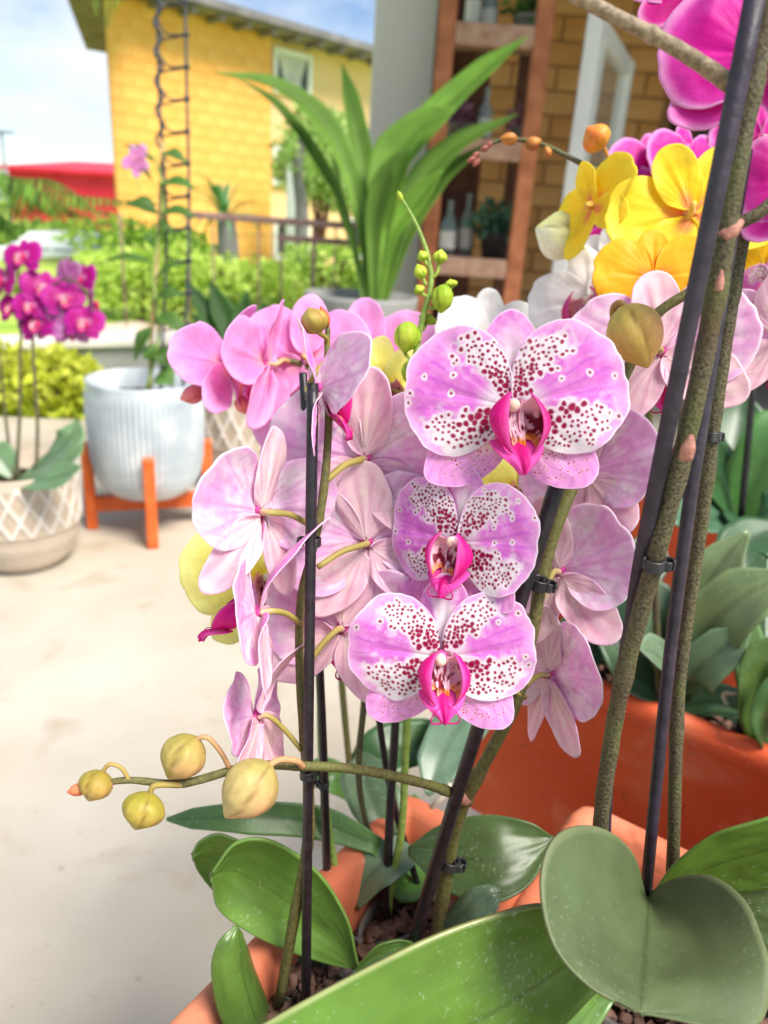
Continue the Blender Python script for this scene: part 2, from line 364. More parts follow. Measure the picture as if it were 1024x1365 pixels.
PAL['cream'] = plain_pal(lin(250, 246, 236), lin(252, 250, 246), lin(226, 226, 120), lin(240, 236, 206), lin(240, 230, 150), ped=lin(190, 200, 110))
PAL['white'] = plain_pal(lin(246, 244, 246), lin(250, 250, 250), lin(240, 236, 226), lin(230, 226, 236), lin(206, 30, 110))
PAL['magenta'] = plain_pal(lin(224, 10, 166), lin(226, 70, 190), lin(196, 6, 128), lin(196, 10, 150), lin(186, 10, 90), rim=lin(246, 196, 240), back=(lin(206, 20, 140), lin(214, 40, 156), lin(190, 20, 120), lin(180, 10, 120)))
PAL['deep'] = plain_pal(lin(186, 8, 132), lin(200, 44, 166), lin(236, 190, 226), lin(176, 10, 130), lin(206, 20, 90), back=(lin(214, 120, 196), lin(222, 160, 210), lin(220, 150, 200), lin(190, 80, 170)))

# ------------------------------------------------------------------ orchid flower: geometry (petal span = 1, faces +z, up +y)
DEF = dict(petal_a=.255, petal_b=.305, petal_up=10, dors_a=.22, dors_b=.14, dors_ang=90, dors_lay=0.0, lsep_a=.235, lsep_b=.16, lsep_ang=38,
           cup=0.05, droop=0.0, wave=.02, lip=1.0, lip_open=1.0, lip_yaw=0.0, lip_pitch=0.0, asym=0.0, tendril=1)
MESH_CACHE = {}
def flower_meshes(pal, seed, hi, **kw):
    key = (pal, seed, hi, tuple(sorted(kw.items())))
    if key in MESH_CACHE: return MESH_CACHE[key]
    s = dict(DEF); s.update(kw); pl = PAL[pal]; rng = np.random.default_rng(seed * 13 + 5); out = []
    ns, nt = {0: (9, 17), 1: (30, 57), 2: (110, 210)}[hi]
    def part(name, a, b, ang, base, z0, cupk, paint, bpaint, mirror, tip=0., upk=0., lay=0.0, sd=0, wv=1.0, notch=0.):
        S, T, lx, ly = fan_grid(a, b, ns, nt, tip=tip, up_k=upk, wob=.05, seed=seed + sd, notch=notch)
        L = 2 * a
        z = z0 + cupk * (lx / L) ** 1.0 + lay * (lx / L) ** 2 - .10 * ly ** 2 / b
        z = z + wv * s['wave'] * np.sin(T * 3.1 + seed + sd) * S ** 2 + wv * .045 * (vnoise(lx * 7 + 7, ly * 7 + sd, seed + sd, 2) - .5) * S
        z = z + wv * .010 * np.sin(T * 8.3 + seed * 1.7 + sd) * S ** 4
        z = z - .012 * np.exp(-(T / .10) ** 2) * S * (1 - S) * 3 + .0022 * np.sin(T * 31) * S * (1 - S ** 4)
        ca, sa = math.cos(R(ang)), math.sin(R(ang)); m = -1 if mirror else 1
        xx = lx * ca - ly * sa; yy = lx * sa + ly * ca
        g = np.stack([m * (base[0] + xx), base[1] + yy, z], -1)
        cf = paint(S, T, lx, ly, seed * 7 + sd, L); cb = bpaint(S, T, lx, ly, seed * 7 + sd + 3, L)
        if mirror: g = g[:, ::-1]; cf = cf[:, ::-1]; cb = cb[:, ::-1]
        v, f, mi = sheet(g, .006)
        # make sure the front faces +z
        out.append((name, new_mesh(name, v, f, [M['petal'], M['petal']], col=np.vstack([cf.reshape(-1, 3), cb.reshape(-1, 3)]), mi=mi)))
    j = lambda q: rng.uniform(-q, q)
    part('sepal', s['dors_a'], s['dors_b'], s['dors_ang'] + j(3), (0, .02), -.03, -.02, pl['dorsal'], pl['bsep'], False, sd=1, lay=s['droop'] + s['dors_lay'])
    for m in (False, True):
        part('sepal', s['lsep_a'] * (1 + j(.04)), s['lsep_b'], -s['lsep_ang'] + j(4), (.015, -.03), -.028, .0, pl['lsep'], pl['bsep'], m, tip=.05, sd=2 + m, lay=s['droop'])
    for m in (False, True):
        part('petal', s['petal_a'] * (1 + j(.03) - (s['asym'] if m else -s['asym'])), s['petal_b'] * (1 + j(.04)), s['petal_up'] + j(4) - (40 * s['asym'] if m else -40 * s['asym']), (.012, .01), .0, s['cup'], pl['petal'], pl['bpet'], m, upk=.05, sd=4 + m, lay=-.04 + s['droop'], notch=.02)
    if s['lip']:
        k = s['lip']; nu, nv = (26, 30) if hi == 2 else ((14, 16) if hi else (8, 9))
        lc = np.asarray(pl['lip']); li = np.asarray(pl['lipin'])
        for m in (1, -1):     # side lobes: cups that curl in towards the viewer
            u = np.linspace(0, 1, nu)[:, None]; ph = np.radians(np.linspace(-145, 82, nv))[None, :]
            hgt = np.sin(np.pi * (.07 + .88 * u)) ** .5; rad = .068 * hgt * s['lip_open'] * (1 - .10 * np.cos(u * 5 + m))
            x = .018 + .058 * hgt + rad * np.cos(ph); z = .085 + rad * 1.1 * np.sin(ph) + .05 * (1 - u) + .02 * u
            y = -.185 + .235 * u - .035 * np.sin(ph) * (1 - u) + .02 * np.sin(ph) * u
            g = np.stack([m * x * k, y * k, z * k], -1)
            Ug = u + 0 * ph; Pg = ph + 0 * u
            if m < 0: g = g[:, ::-1]; Pg = Pg[:, ::-1]
            mk = sm(.46, .56, vnoise(Ug * 6 + 3 * m, Pg * 2.2 + 4, seed + 4))
            cin = mixc(np.broadcast_to(lin(250, 200, 218), Ug.shape + (3,)), lin(126, 6, 44), mk * (1 - sm(.62, .85, Ug)))
            cin = mixc(cin, lin(252, 160, 60), (1 - sm(.06, .2, Ug)) * .7); cin = mixc(cin, lc, sm(.0, .7, Pg))
            cou = mixc(np.broadcast_to(lc, Ug.shape + (3,)), lin(244, 110, 196), .55 * sm(.9, 1.4, Pg) + .2 * sm(.5, .8, vnoise(Ug * 3, Pg * 9, seed)))
            v, f, mi = sheet(g, .006); N = len(v) // 2; cen = np.array([m * .076 * k, -.07 * k, .11 * k])
            inner = np.linalg.norm(v[:N] - cen, axis=1).mean() < np.linalg.norm(v[N:] - cen, axis=1).mean()
            cc = np.vstack([cin.reshape(-1, 3), cou.reshape(-1, 3)]) if inner else np.vstack([cou.reshape(-1, 3), cin.reshape(-1, 3)])
            out.append(('lip_lobe', new_mesh('lip_lobe', v, f, [M['lip'], M['lip']], col=cc, mi=mi)))
        # throat floor with crimson marks and the orange callus
        u = np.linspace(0, 1, nu)[:, None]; vv = np.linspace(-1, 1, nv)[None, :]
        wd = .05 * (1 - .35 * u)
        g = np.stack([vv * wd + 0 * u, .0 - .185 * u + 0 * vv, .03 + .07 * u + .022 * vv ** 2 + .02 * np.exp(-((u - .8) / .12) ** 2) * np.exp(-(np.abs(vv) - .35) ** 2 / .06)], -1)[:, ::-1] * k
        g = g[:, ::-1]
        Ug = u + 0 * vv; Vg = vv + 0 * u
        c = mixc(np.broadcast_to(lin(248, 206, 224), Ug.shape + (3,)), lin(126, 6, 36), sm(.44, .56, vnoise(Ug * 6, Vg * 2.4 + 9, seed + 2)) * sm(.25, .45, Ug) * (1 - sm(.8, .9, Ug)))
        c = mixc(c, lin(248, 150, 40), sm(.74, .9, Ug) * (.5 + .5 * sm(-.3, .3, Vg + .2)))
        v, f, mi = sheet(g, .008); out.append(('lip_throat', new_mesh('lip_throat', v, f, [M['lip'], M['lip']], col=np.vstack([c.reshape(-1, 3)] * 2), mi=mi)))
        # mid lobe: arrow shaped, keeled
        t = np.linspace(0, 1, nu)[:, None]
        wd = np.interp(t, [0, .12, .3, .55, .8, 1], [.06, .135, .13, .095, .045, .012])
        ar = np.abs(vv)
        y = -.170 - .150 * t + .030 * ar * (1 - t); z = .085 + .10 * np.sin(t * 1.9) - .03 * ar ** 1.5 * (1 - .3 * t) + .018 * np.exp(-(vv / .16) ** 2) + .008 * np.sin(vv * 9) * t
        g = np.stack([vv * wd, y + 0 * vv, z], -1) * k
        c = mixc(np.broadcast_to(lc, g.shape), lin(250, 96, 196), .75 * sm(.05, .5, ar + 0 * t)); c = mixc(c, lin(190, 16, 110), .6 * np.exp(-(vv / .07) ** 2) * (1 - t))
        v, f, mi = sheet(g, .008); out.append(('lip_midlobe', new_mesh('lip_midlobe', v, f, [M['lip'], M['lip']], col=np.vstack([c.reshape(-1, 3)] * 2), mi=mi)))
        if hi and s['tendril']:
            for m in (1, -1):
                a = np.linspace(0, 1, 18); an = a * 4.9
                pts = np.stack([m * (.006 + .085 * np.sin(an * .72) * (1 - .25 * a)), -.312 - .02 * np.sin(an) + .095 * a * np.sin(an * .5) , .178 - .07 * a + .03 * (1 - np.cos(an))], 1) * k
                v, f = tube(pts, .0062 * k * (1 - .75 * a), 7)
                out.append(('tendril', new_mesh('tendril', v, f, M['lip'], col=np.broadcast_to(lin(206, 20, 130), (len(v), 3)))))
    if s['lip_yaw'] or s['lip_pitch']:
        cy, sy, cp_, sp_ = math.cos(R(s['lip_yaw'])), math.sin(R(s['lip_yaw'])), math.cos(R(s['lip_pitch'])), math.sin(R(s['lip_pitch']))
        A3 = np.array([[cy, 0, sy], [0, 1, 0], [-sy, 0, cy]]) @ np.array([[1, 0, 0], [0, cp_, sp_], [0, -sp_, cp_]])
        for nm, me in out:
            if nm.startswith('lip') or nm == 'tendril':
                co = np.empty(len(me.vertices) * 3); me.vertices.foreach_get('co', co); co = (co.reshape(-1, 3) - [0, 0, .03]) @ A3.T + [0, 0, .03]
                me.vertices.foreach_set('co', co.ravel()); me.update()
    MESH_CACHE[key] = out
    return out
def column_mesh(pal, hi):
    key = ('col', pal, hi)
    if key in MESH_CACHE: return MESH_CACHE[key]
    t = np.linspace(0, 1, 12); pts = np.stack([0 * t, .012 - .012 * t + .012 * np.sin(t * 3), -.02 + .125 * t], 1)
    r = np.interp(t, [0, .3, .62, .75, .9, 1], [.036, .030, .028, .032, .029, .012])
    v, f = tube(pts, r, 14); c = np.asarray(PAL[pal]['column'])
    cc = mixc(np.broadcast_to(lin(232, 90, 176) if pal in ('spot', 'pink') else c, (len(v), 3)), c, sm(.03, .08, v[:, 2]))
    cc = mixc(cc, lin(252, 226, 206), sm(.085, .10, v[:, 2]))
    MESH_CACHE[key] = new_mesh('flower', v, f, M['lip'], col=cc); return MESH_CACHE[key]

def cam_rot(yaw, pitch, roll):
    y, p, r = R(yaw), R(pitch), R(roll)
    Ry = np.array([[math.cos(y), 0, math.sin(y)], [0, 1, 0], [-math.sin(y), 0, math.cos(y)]])
    Rx = np.array([[1, 0, 0], [0, math.cos(p), -math.sin(p)], [0, math.sin(p), math.cos(p)]])
    Rz = np.array([[math.cos(r), -math.sin(r), 0], [math.sin(r), math.cos(r), 0], [0, 0, 1]])
    return CB @ Ry @ Rx @ Rz
def flower(plant, pal, px, py, d, span, yaw=0, pitch=0, roll=0, hi=1, seed=1, ped=None, **kw):
    """one blossom: (px,py) its centre in the photograph, d metres deep, span in photograph pixels"""
    c = P(px, py, d); sc = span / FPX * d; A = cam_rot(yaw, pitch, roll)
    o = link('flower', column_mesh(pal, hi), plant)
    m = Matrix([[*(A[i] * sc), (c - off(plant))[i]] for i in range(3)] + [[0, 0, 0, 1]])
    o.matrix_local = m
    for name, me in flower_meshes(pal, seed, hi, **kw): link(name, me, o)
    if ped is not None:                                   # stalk from the back of the flower to the stem
        e = P(*ped); b0 = c - A[:, 2] * sc * .02; b1 = b0 - A[:, 2] * sc * .07
        q = np.array([b0, b1, (b1 + e) / 2 + UP * sc * .02, e]); pts = crom(q, 16)
        v, f = tube(pts, np.linspace(.0019, .0016, 16) * sc / .1, 9)
        t = np.repeat(np.linspace(0, 1, 16), 9); cc = mixc(np.broadcast_to(lin(232, 196, 170) if pal in ('spot', 'pink') else PAL[pal]['ped'], (len(v), 3)), PAL[pal]['ped'], sm(.0, .4, t))
        obj('flower_stalk', v, f, M['pedicel'], plant, col=cc)
    return o
def stem(parent, pts, wpx, m='stem', name='stem', n=40, nodes=(), seg=14):
    """tube through (px,py,d) points; wpx = widths in photograph pixels"""
    p = crom(pix(pts), n); dd = crom(np.array([[q[2]] for q in pts], float), n)[:, 0]
    wv = np.interp(np.linspace(0, 1, n), np.linspace(0, 1, len(wpx)), wpx); r = wv / FPX * dd / 2
    bump = np.ones(n)
    for k in nodes: bump += .18 * np.exp(-((np.linspace(0, 1, n) - k) / .012) ** 2)
    r = r * bump * (1 + .03 * np.sin(np.arange(n) * 1.7))
    v, f = tube(p, r, seg)
    return obj(name, v, f, M[m] if isinstance(m, str) else m, parent)
def bract(parent, at, to, wpx):
    a, b = P(*at), P(*to); rr = wpx / FPX * at[2] / 2; t = np.linspace(0, 1, 8)
    v, f = tube(a * (1 - t[:, None]) + b * t[:, None], rr * np.interp(t, [0, .5, 1], [1.12, 1.2, .35]), 10)
    obj('bract', v, f, M['bract'], parent)
def bud(parent, base, tip, wpx, c1, c2, d=None, ped=None, pedc=None, pw=6, twist=0.0):
    a, b = P(*base), P(*tip); ax = b - a; L = np.linalg.norm(ax); ax /= L
    u = np.cross(ax, FW); u /= np.linalg.norm(u); v_ = np.cross(ax, u)
    nt, nph = 26, 36; t = np.linspace(0, 1, nt); ph = np.linspace(0, 2 * math.pi, nph, endpoint=False)
    rr = wpx / FPX * base[2] / 2
    prof = np.sin(np.pi * np.clip(t, 0, 1) ** .86) ** .62 * (1 - .08 * t); prof = prof * (1 - .30 * sm(.70, 1.0, t)); prof[0] = .15; prof[-1] = .03
    Tt, Ph = np.meshgrid(t, ph, indexing='ij')
    rad = rr * prof[:, None] * (1 + .03 * np.cos((Ph + twist + Tt * .5) * 3) * np.sin(np.pi * Tt)) * (1 - .14 * np.exp(-(np.abs(((Ph + twist + Tt * .5) * 3 / (2 * math.pi)) % 1 - .5) / .06) ** 2) * np.sin(np.pi * Tt)) * (1 + .045 * np.sin(Ph * 9 + Tt * 3) * np.sin(np.pi * Tt) * (1 - .6 * Tt))
    g = a + Tt[..., None] * L * ax + rad[..., None] * (np.cos(Ph)[..., None] * u + np.sin(Ph)[..., None] * v_)
    vv = g.reshape(-1, 3); f = [[i * nph + j, i * nph + (j + 1) % nph, (i + 1) * nph + (j + 1) % nph, (i + 1) * nph + j] for i in range(nt - 1) for j in range(nph)]
    f += [list(range(nph))[::-1], [(nt - 1) * nph + j for j in range(nph)]]
    nz = vnoise(Ph * 2, Tt * 3, int(abs(a[0]) * 999), 2)
    cc = mixc(np.broadcast_to(np.asarray(c1), Tt.shape + (3,)), np.asarray(c2), sm(-.5, .6, np.cos(Ph - 1.0 + twist) * .6 + nz - .5))
    cc = mixc(cc, np.asarray(c1) * .8, np.abs(np.sin(Ph * 8.5 + Tt * 2)) ** 8 * .3); cc = mixc(cc, np.asarray(c1) * .85 * np.array([.78, 1, .6]), (1 - sm(.1, .6, Tt)) * .65)
    seam = np.exp(-(np.abs(((Ph + twist + Tt * .5) * 3 / (2 * math.pi)) % 1 - .5) / .04) ** 2)
    cc = mixc(cc, np.asarray(c1) * np.array([.5, .4, .35]), seam * .8)
    o = obj('bud', vv, f, M['bud'], parent, col=cc.reshape(-1, 3))
    if ped:
        q = np.array([a + ax * L * .06] + [P(*k) for k in ped]); pts = crom(q, 18)
        v2, f2 = tube(pts, np.full(18, pw / FPX * base[2] / 2), 9)
        obj('bud_stalk', v2, f2, M['pedicel'], parent, col=np.broadcast_to(np.asarray(pedc if pedc is not None else c2), (len(v2), 3)))
    return o
def leaf_colors(nu, nv, base, edge, rib, seed, half=None):
    U, V = np.meshgrid(np.linspace(0, 1, nu), np.linspace(-1, 1, nv), indexing='ij')
    nz = vnoise(U * 5, V * 2.5 + 3, seed) - .5; ln = vnoise(U * 2, V * 14, seed + 3, 2) - .5
    c = np.broadcast_to(np.asarray(base), U.shape + (3,)) * (1 + .45 * nz + .10 * ln)[..., None]
    c = mixc(c, rib, np.exp(-(V / .028) ** 2) * .75); c = mixc(c, edge, sm(.965, 1, np.abs(V)) * .5)
    return c
def leaf(parent, left, mid, right, base, edge=None, rib=None, nu=48, nv=33, th=.0016, seed=1, m='leaf', name='leaf', back=None):
    """thick leaf through three runs of (px,py,d) points"""
    l, c, r = crom(pix(left), nu), crom(pix(mid), nu), crom(pix(right), nu); V = np.linspace(-1, 1, nv)[None, :, None]
    g = l[:, None] * (V * (V - 1) / 2) + c[:, None] * (1 - V * V) + r[:, None] * (V * (V + 1) / 2)
    nn = np.cross(np.gradient(g, axis=0), np.gradient(g, axis=1)); nn /= np.linalg.norm(nn, axis=2)[..., None] + 1e-12
    uu, vv_ = np.meshgrid(np.linspace(0, 1, nu), np.linspace(-1, 1, nv), indexing='ij')
    g = g + nn * (.0022 * (vnoise(uu * 4 + seed, vv_ * 2 + 5, seed, 2) - .5) + .00007 * np.sin(vv_ * 22))[..., None] * (1 - np.exp(-uu * 12))[..., None]
    base = np.asarray(base); edge = base * 1.5 + .02 if edge is None else edge; rib = base * .6 if rib is None else rib
    v, f, mi = sheet(g, th); cf = leaf_colors(nu, nv, base, edge, rib, seed).reshape(-1, 3)
    cb = cf * (.8 if back is None else 1) if back is None else np.broadcast_to(np.asarray(back), cf.shape)
    return obj(name, v, f, [M[m]], parent, col=np.vstack([cf, cb]), mi=np.zeros(len(f), np.int32))
def strap(parent, pts, w, base, nrm=None, fold=.15, nu=22, nv=9, th=.0016, seed=1, m='leaf', name='leaf', world=False, edge=None, rib=None):
    """strap leaf along a centre line; w = list of (t, width in metres)"""
    p = crom(np.asarray(pts) if world else pix(pts), nu); t = np.gradient(p, axis=0); t /= np.linalg.norm(t, axis=1)[:, None]
    n0 = np.asarray(nrm if nrm is not None else (UP * .6 - FW * .8), float)
    sd = np.cross(t, n0); sd /= np.linalg.norm(sd, axis=1)[:, None] + 1e-9; n1 = np.cross(sd, t)
    ws = np.interp(np.linspace(0, 1, nu), [q[0] for q in w], [q[1] for q in w]); ws = np.maximum(ws, 5e-4)
    V = np.linspace(-1, 1, nv)
    g = p[:, None] + sd[:, None] * (ws[:, None] / 2 * V)[..., None] + n1[:, None] * (fold * ws[:, None] * (np.abs(V) ** 1.3 - .3))[..., None]
    base = np.asarray(base); edge = base * 1.4 + .01 if edge is None else edge; rib = base * .6 if rib is None else rib
    v, f, mi = sheet(g, th); c = leaf_colors(nu, nv, base, edge, rib, seed).reshape(-1, 3)
    return obj(name, v, f, [M[m]], parent, col=np.vstack([c, c * .85]), mi=np.zeros(len(f), np.int32))
def stake(pts, w0, w1, label, m='stake', clips=(), group=None):
    p0, p1 = P(*pts[0]), P(*pts[-1])
    t = thing('plant_stake', label, 'stake', p0, group)
    p = crom(pix(pts), 14); dd = crom(np.array([[q[2]] for q in pts], float), 14)[:, 0]
    v, f = tube(p, np.linspace(w0, w1, 14) / FPX * dd / 2, 6 if m == 'stakep' else 12); obj('rod', v, f, M[m], t)
    for (px, py, d, rpx, dx) in clips:
        c = P(px, py, d); r = rpx / FPX * d
        a = np.linspace(.35, 2 * math.pi - .1, 22); ax = (p1 - p0) / np.linalg.norm(p1 - p0)
        u = np.cross(ax, FW); u /= np.linalg.norm(u); w_ = np.cross(ax, u); parts = []
        ring = c + r * (np.cos(a)[:, None] * u + np.sin(a)[:, None] * w_)
        for k in np.linspace(-.5, .5, 6): parts.append(tube(ring + ax * k * r, r * .17, 8))
        c2 = c + u * r * dx; ring2 = c2 + r * .72 * (np.cos(a + 2)[:, None] * u + np.sin(a + 2)[:, None] * w_)
        for k in np.linspace(-.4, .4, 5): parts.append(tube(ring2 + ax * k * r, r * .16, 8))
        parts.append(tube(np.array([c + u * r * .9 * np.sign(dx), c2 + u * r * .9 * np.sign(dx)]) , r * .22, 8))
        v, f = join(parts); obj('clip', v, f, M['clip'], t)
    return t

# ================================================================== the setting
M['floor'] = noise_mat('sealed concrete', lin(174, 166, 150), lin(193, 186, 173), 2.6, 0.6, 0.06, 30, 0.25, c3=lin(184, 176, 161), det=9)
def add_stains(m, layers):
    n = m.node_tree.nodes; l = m.node_tree.links; b = n['Principled BSDF']; src = b.inputs['Base Color'].links[0].from_socket; t = n.new('ShaderNodeTexCoord')
    for sc, lo, hi, c, amt in layers:
        q = n.new('ShaderNodeTexNoise'); q.inputs['Scale'].default_value = sc; q.inputs['Detail'].default_value = 6; q.inputs['Distortion'].default_value = .4
        k = n.new('ShaderNodeMapRange'); k.inputs['From Min'].default_value = lo; k.inputs['From Max'].default_value = hi; k.inputs['To Max'].default_value = amt
        x = n.new('ShaderNodeMix'); x.data_type = 'RGBA'; x.inputs['B'].default_value = (*c, 1)
        l.new(t.outputs['Object'], q.inputs['Vector']); l.new(q.outputs['Fac'], k.inputs['Value']); l.new(k.outputs['Result'], x.inputs['Factor']); l.new(src, x.inputs['A']); src = x.outputs['Result']
    l.new(src, b.inputs['Base Color'])
add_stains(M['floor'], ((1.1, .50, .75, lin(172, 150, 116), .5), (7, .58, .74, lin(150, 122, 92), .45), (60, .64, .74, lin(120, 98, 76), .35)))
for q in ('stem', 'stemgreen'): add_stains(M[q], ((40, .48, .68, lin(96, 104, 52), .5), (18, .55, .7, lin(84, 58, 44), .5)))
for q in ('terra', 'terra2'): add_stains(M[q], ((14, .55, .75, lin(232, 160, 124), .5), (30, .60, .72, lin(120, 62, 40), .45), (160, .68, .76, lin(244, 206, 180), .6)))
M['lawn'] = noise_mat('garden ground', lin(130, 164, 64), lin(190, 208, 100), 1.2, 0.9, 0.4, 20, 0.1)
M['path'] = noise_mat('pink gravel path', lin(196, 172, 156), lin(226, 208, 192), 6, 0.9, 0.3, 40, 0.1)
M['asphalt'] = noise_mat('road', lin(70, 70, 72), lin(96, 96, 98), 5, 0.9, 0.2, 60, 0.1)
M['render'] = noise_mat('grey render', lin(150, 150, 148), lin(176, 176, 174), 3, 0.85, 0.15, 60, 0.15)
M['coping'] = noise_mat('pale coping', lin(214, 208, 198), lin(236, 230, 222), 5, 0.8, 0.1, 60, 0.15)
M['block'] = noise_mat('yellow painted block', lin(246, 180, 96), lin(250, 192, 112), 1.3, 0.85, 0.2, 30, 0.1)
M['block2'] = noise_mat('golden painted block', lin(243, 175, 90), lin(248, 187, 106), 1.3, 0.85, 0.2, 30, 0.1)
M['mortar'] = noise_mat('mortar', lin(243, 180, 98), lin(248, 190, 110), 3, 0.9)
M['cream'] = noise_mat('cream plaster', lin(236, 194, 142), lin(244, 206, 158), 1.0, 0.85)
M['roofu'] = noise_mat('grey timber soffit', lin(112, 108, 112), lin(138, 132, 136), 3, 0.8)
M['white'] = noise_mat('white paint', lin(232, 232, 232), lin(246, 246, 246), 3, 0.5, 0.03, 60, 0.3)
M['red'] = noise_mat('red sheet metal', lin(206, 34, 56), lin(226, 54, 76), 0.8, 0.5)
M['wood'] = noise_mat('brown timber', lin(150, 88, 58), lin(184, 116, 80), 14, 0.65, 0.2, 80, 0.25)
M['wood2'] = noise_mat('weathered timber', lin(150, 112, 92), lin(186, 150, 130), 18, 0.75, 0.2, 80, 0.2)
M['darkwood'] = noise_mat('dark timber', lin(70, 40, 30), lin(98, 60, 44), 14, 0.7)
M['orangewood'] = noise_mat('orange stained wood', lin(206, 92, 36), lin(228, 116, 56), 20, 0.5, 0.1, 100, 0.35)
M['dark'] = noise_mat('dark metal', lin(40, 40, 46), lin(66, 66, 72), 20, 0.5, 0.1, 100, 0.4)
M['rail'] = noise_mat('rusty brown rail', lin(134, 104, 100), lin(166, 134, 126), 10, 0.7)
M['cane'] = noise_mat('bamboo cane', lin(150, 128, 84), lin(190, 166, 116), 30, 0.6, 0.1, 100)
M['pillar'] = noise_mat('grey pillar paint', lin(200, 195, 186), lin(210, 206, 198), 1.2, 0.8, 0.05, 60)
M['tan'] = noise_mat('tan block', lin(184, 128, 74), lin(204, 148, 92), 5, 0.9, 0.3, 60, 0.1)
M['tan2'] = noise_mat('sandy block', lin(194, 140, 86), lin(212, 160, 106), 5, 0.9, 0.3, 60, 0.1)
M['tanjoint'] = noise_mat('tan mortar', lin(150, 114, 74), lin(170, 132, 90), 9, 0.95)
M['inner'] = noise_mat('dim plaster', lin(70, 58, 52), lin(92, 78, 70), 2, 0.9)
M['plaque'] = noise_mat('glazed white', lin(168, 178, 186), lin(214, 220, 222), 9, 0.3, 0.03, 50, 0.5, c3=lin(190, 198, 203))
M['taupe'] = noise_mat('taupe ceramic', lin(176, 158, 138), lin(200, 184, 164), 9, 0.5, 0.05, 80, 0.35)
M['taupe2'] = noise_mat('chalky glaze', lin(214, 206, 198), lin(236, 230, 224), 9, 0.6, 0.05, 80, 0.3)
M['greyp'] = noise_mat('grey fibre pot', lin(128, 128, 124), lin(150, 150, 146), 5, 0.8, 0.1, 80, 0.2)
M['purple'] = noise_mat('dried purple flowers', lin(120, 66, 92), lin(168, 120, 140), 30, 0.8)
def glass_mat(name, c, rough, alpha):
    m, n, l, b = mat(name); b.inputs['Base Color'].default_value = (*c, 1); b.inputs['Roughness'].default_value = rough; b.inputs['Specular IOR Level'].default_value = 0.6
    b.inputs['Alpha'].default_value = alpha; return m
M['pane'] = glass_mat('window glass', lin(200, 206, 200), 0.05, .22)
M['clear'] = glass_mat('clear plastic pot', lin(150, 150, 146), 0.25, .30)
M['bottle'] = glass_mat('pale bottle glass', lin(150, 170, 170), 0.1, .45)
M['carglass'] = glass_mat('car glass', lin(40, 52, 60), 0.08, 1)
M['carpaint'] = noise_mat('white car paint', lin(228, 234, 240), lin(240, 244, 248), 2, 0.25, 0, 1, 0.5)
M['rubber'] = noise_mat('tyre', lin(28, 28, 28), lin(44, 44, 44), 10, 0.9)
M['curtain'] = noise_mat('pale curtain', lin(200, 196, 190), lin(226, 222, 216), 6, 0.9)

def slab(name, poly, z0, z1, m, parent=None):
    poly = np.asarray(poly, float); n = len(poly)
    v = np.vstack([np.c_[poly, np.full(n, z0)], np.c_[poly, np.full(n, z1)]])
    f = [list(range(n))[::-1], list(range(n, 2 * n))] + [[i, (i + 1) % n, n + (i + 1) % n, n + i] for i in range(n)]
    return obj(name, v, f, M[m], parent, smooth=False)
kind(slab('patio_floor', [(-3.6, -3), (6, -3), (6, 6.4), (-0.6, 6.4), (-0.9, 3.5), (-3.6, 3.2)], -.12, 0, 'floor'), 'structure')
# ground beyond, gently falling to the left
gx, gy = np.meshgrid(np.linspace(-120, 120, 61), np.linspace(-20, 260, 71), indexing='ij')
gz = -.06 - .30 * sm(5, 16, -gx) * sm(6, 20, gy) * 4.6 - .15 * sm(8, 30, gy)
g = np.stack([gx, gy, gz], -1); n_, m_ = gx.shape
kind(obj('garden_ground', g.reshape(-1, 3), gridfaces(n_, m_)[:, ::-1], M['lawn']), 'structure')
pth = np.array([onz(40, 445, -.05), onz(250, 420, -.05), onz(430, 432, -.05), onz(520, 470, -.05), onz(300, 475, -.05), onz(40, 490, -.05)])
kind(slab('gravel_path', pth[:, :2], -.056, -.045, 'path'), 'structure')
kind(slab('road', [(-60, 20.2), (-8.6, 19.2), (-8.6, 25.5), (-60, 27)], -1.8, -1.40, 'asphalt'), 'structure')

# low rendered wall with a pale coping
a, b = onz(-70, 540, 0), onz(262, 520, 0); ang = math.atan2(b[1] - a[1], b[0] - a[0]); ln = np.linalg.norm(b - a)
t = thing('garden_wall', 'low grey rendered wall with a pale coping behind the white ribbed pot', 'wall', ((a + b) / 2))
v, f = box((a + b) / 2 + [0, .08, .10], (ln, .16, .32), ang, .005); obj('wall_body', v, f, M['render'], t, smooth=False)
v, f = box((a + b) / 2 + [0, .08, .285], (ln + .06, .22, .045), ang, .008); obj('coping', v, f, M['coping'], t, smooth=False)

# ------------------------------------------------------------------ yellow block building
A = np.array([-5.03, 13.9]); B = np.array([0.6, 19.9]); C = np.array([-7.6, 20.9]); D = B + (C - A)
e = (B - A) / np.linalg.norm(B - A); nrm = np.array([e[1], -e[0]]); TOP = 4.06
bld = thing('yellow_building', 'two storey yellow block building with overhanging grey eaves beyond the fence', 'building', (*A, -.2))
wl_ = slab('wall', [A, A + e * 3.32, A + e * 3.32 - nrm * .3 + (C - A), C], -.2, TOP, 'mortar', bld)
pw = slab('plaster_wall', [A + e * 3.322 - nrm * .12, B - nrm * .12, D, A + e * 3.322 + (C - A)], -.2, TOP - .01, 'cream', bld)
ang = math.atan2(e[1], e[0])
bw, bh = .415, .212; bm = {}
for wdt in (bw, bw / 2):
    for q in ('block', 'block2'):
        v, f = box((0, 0, 0), (wdt - .016, .05, bh - .016), ang, .006); bm[(wdt, q)] = new_mesh('block', v, f, M[q], smooth=False)
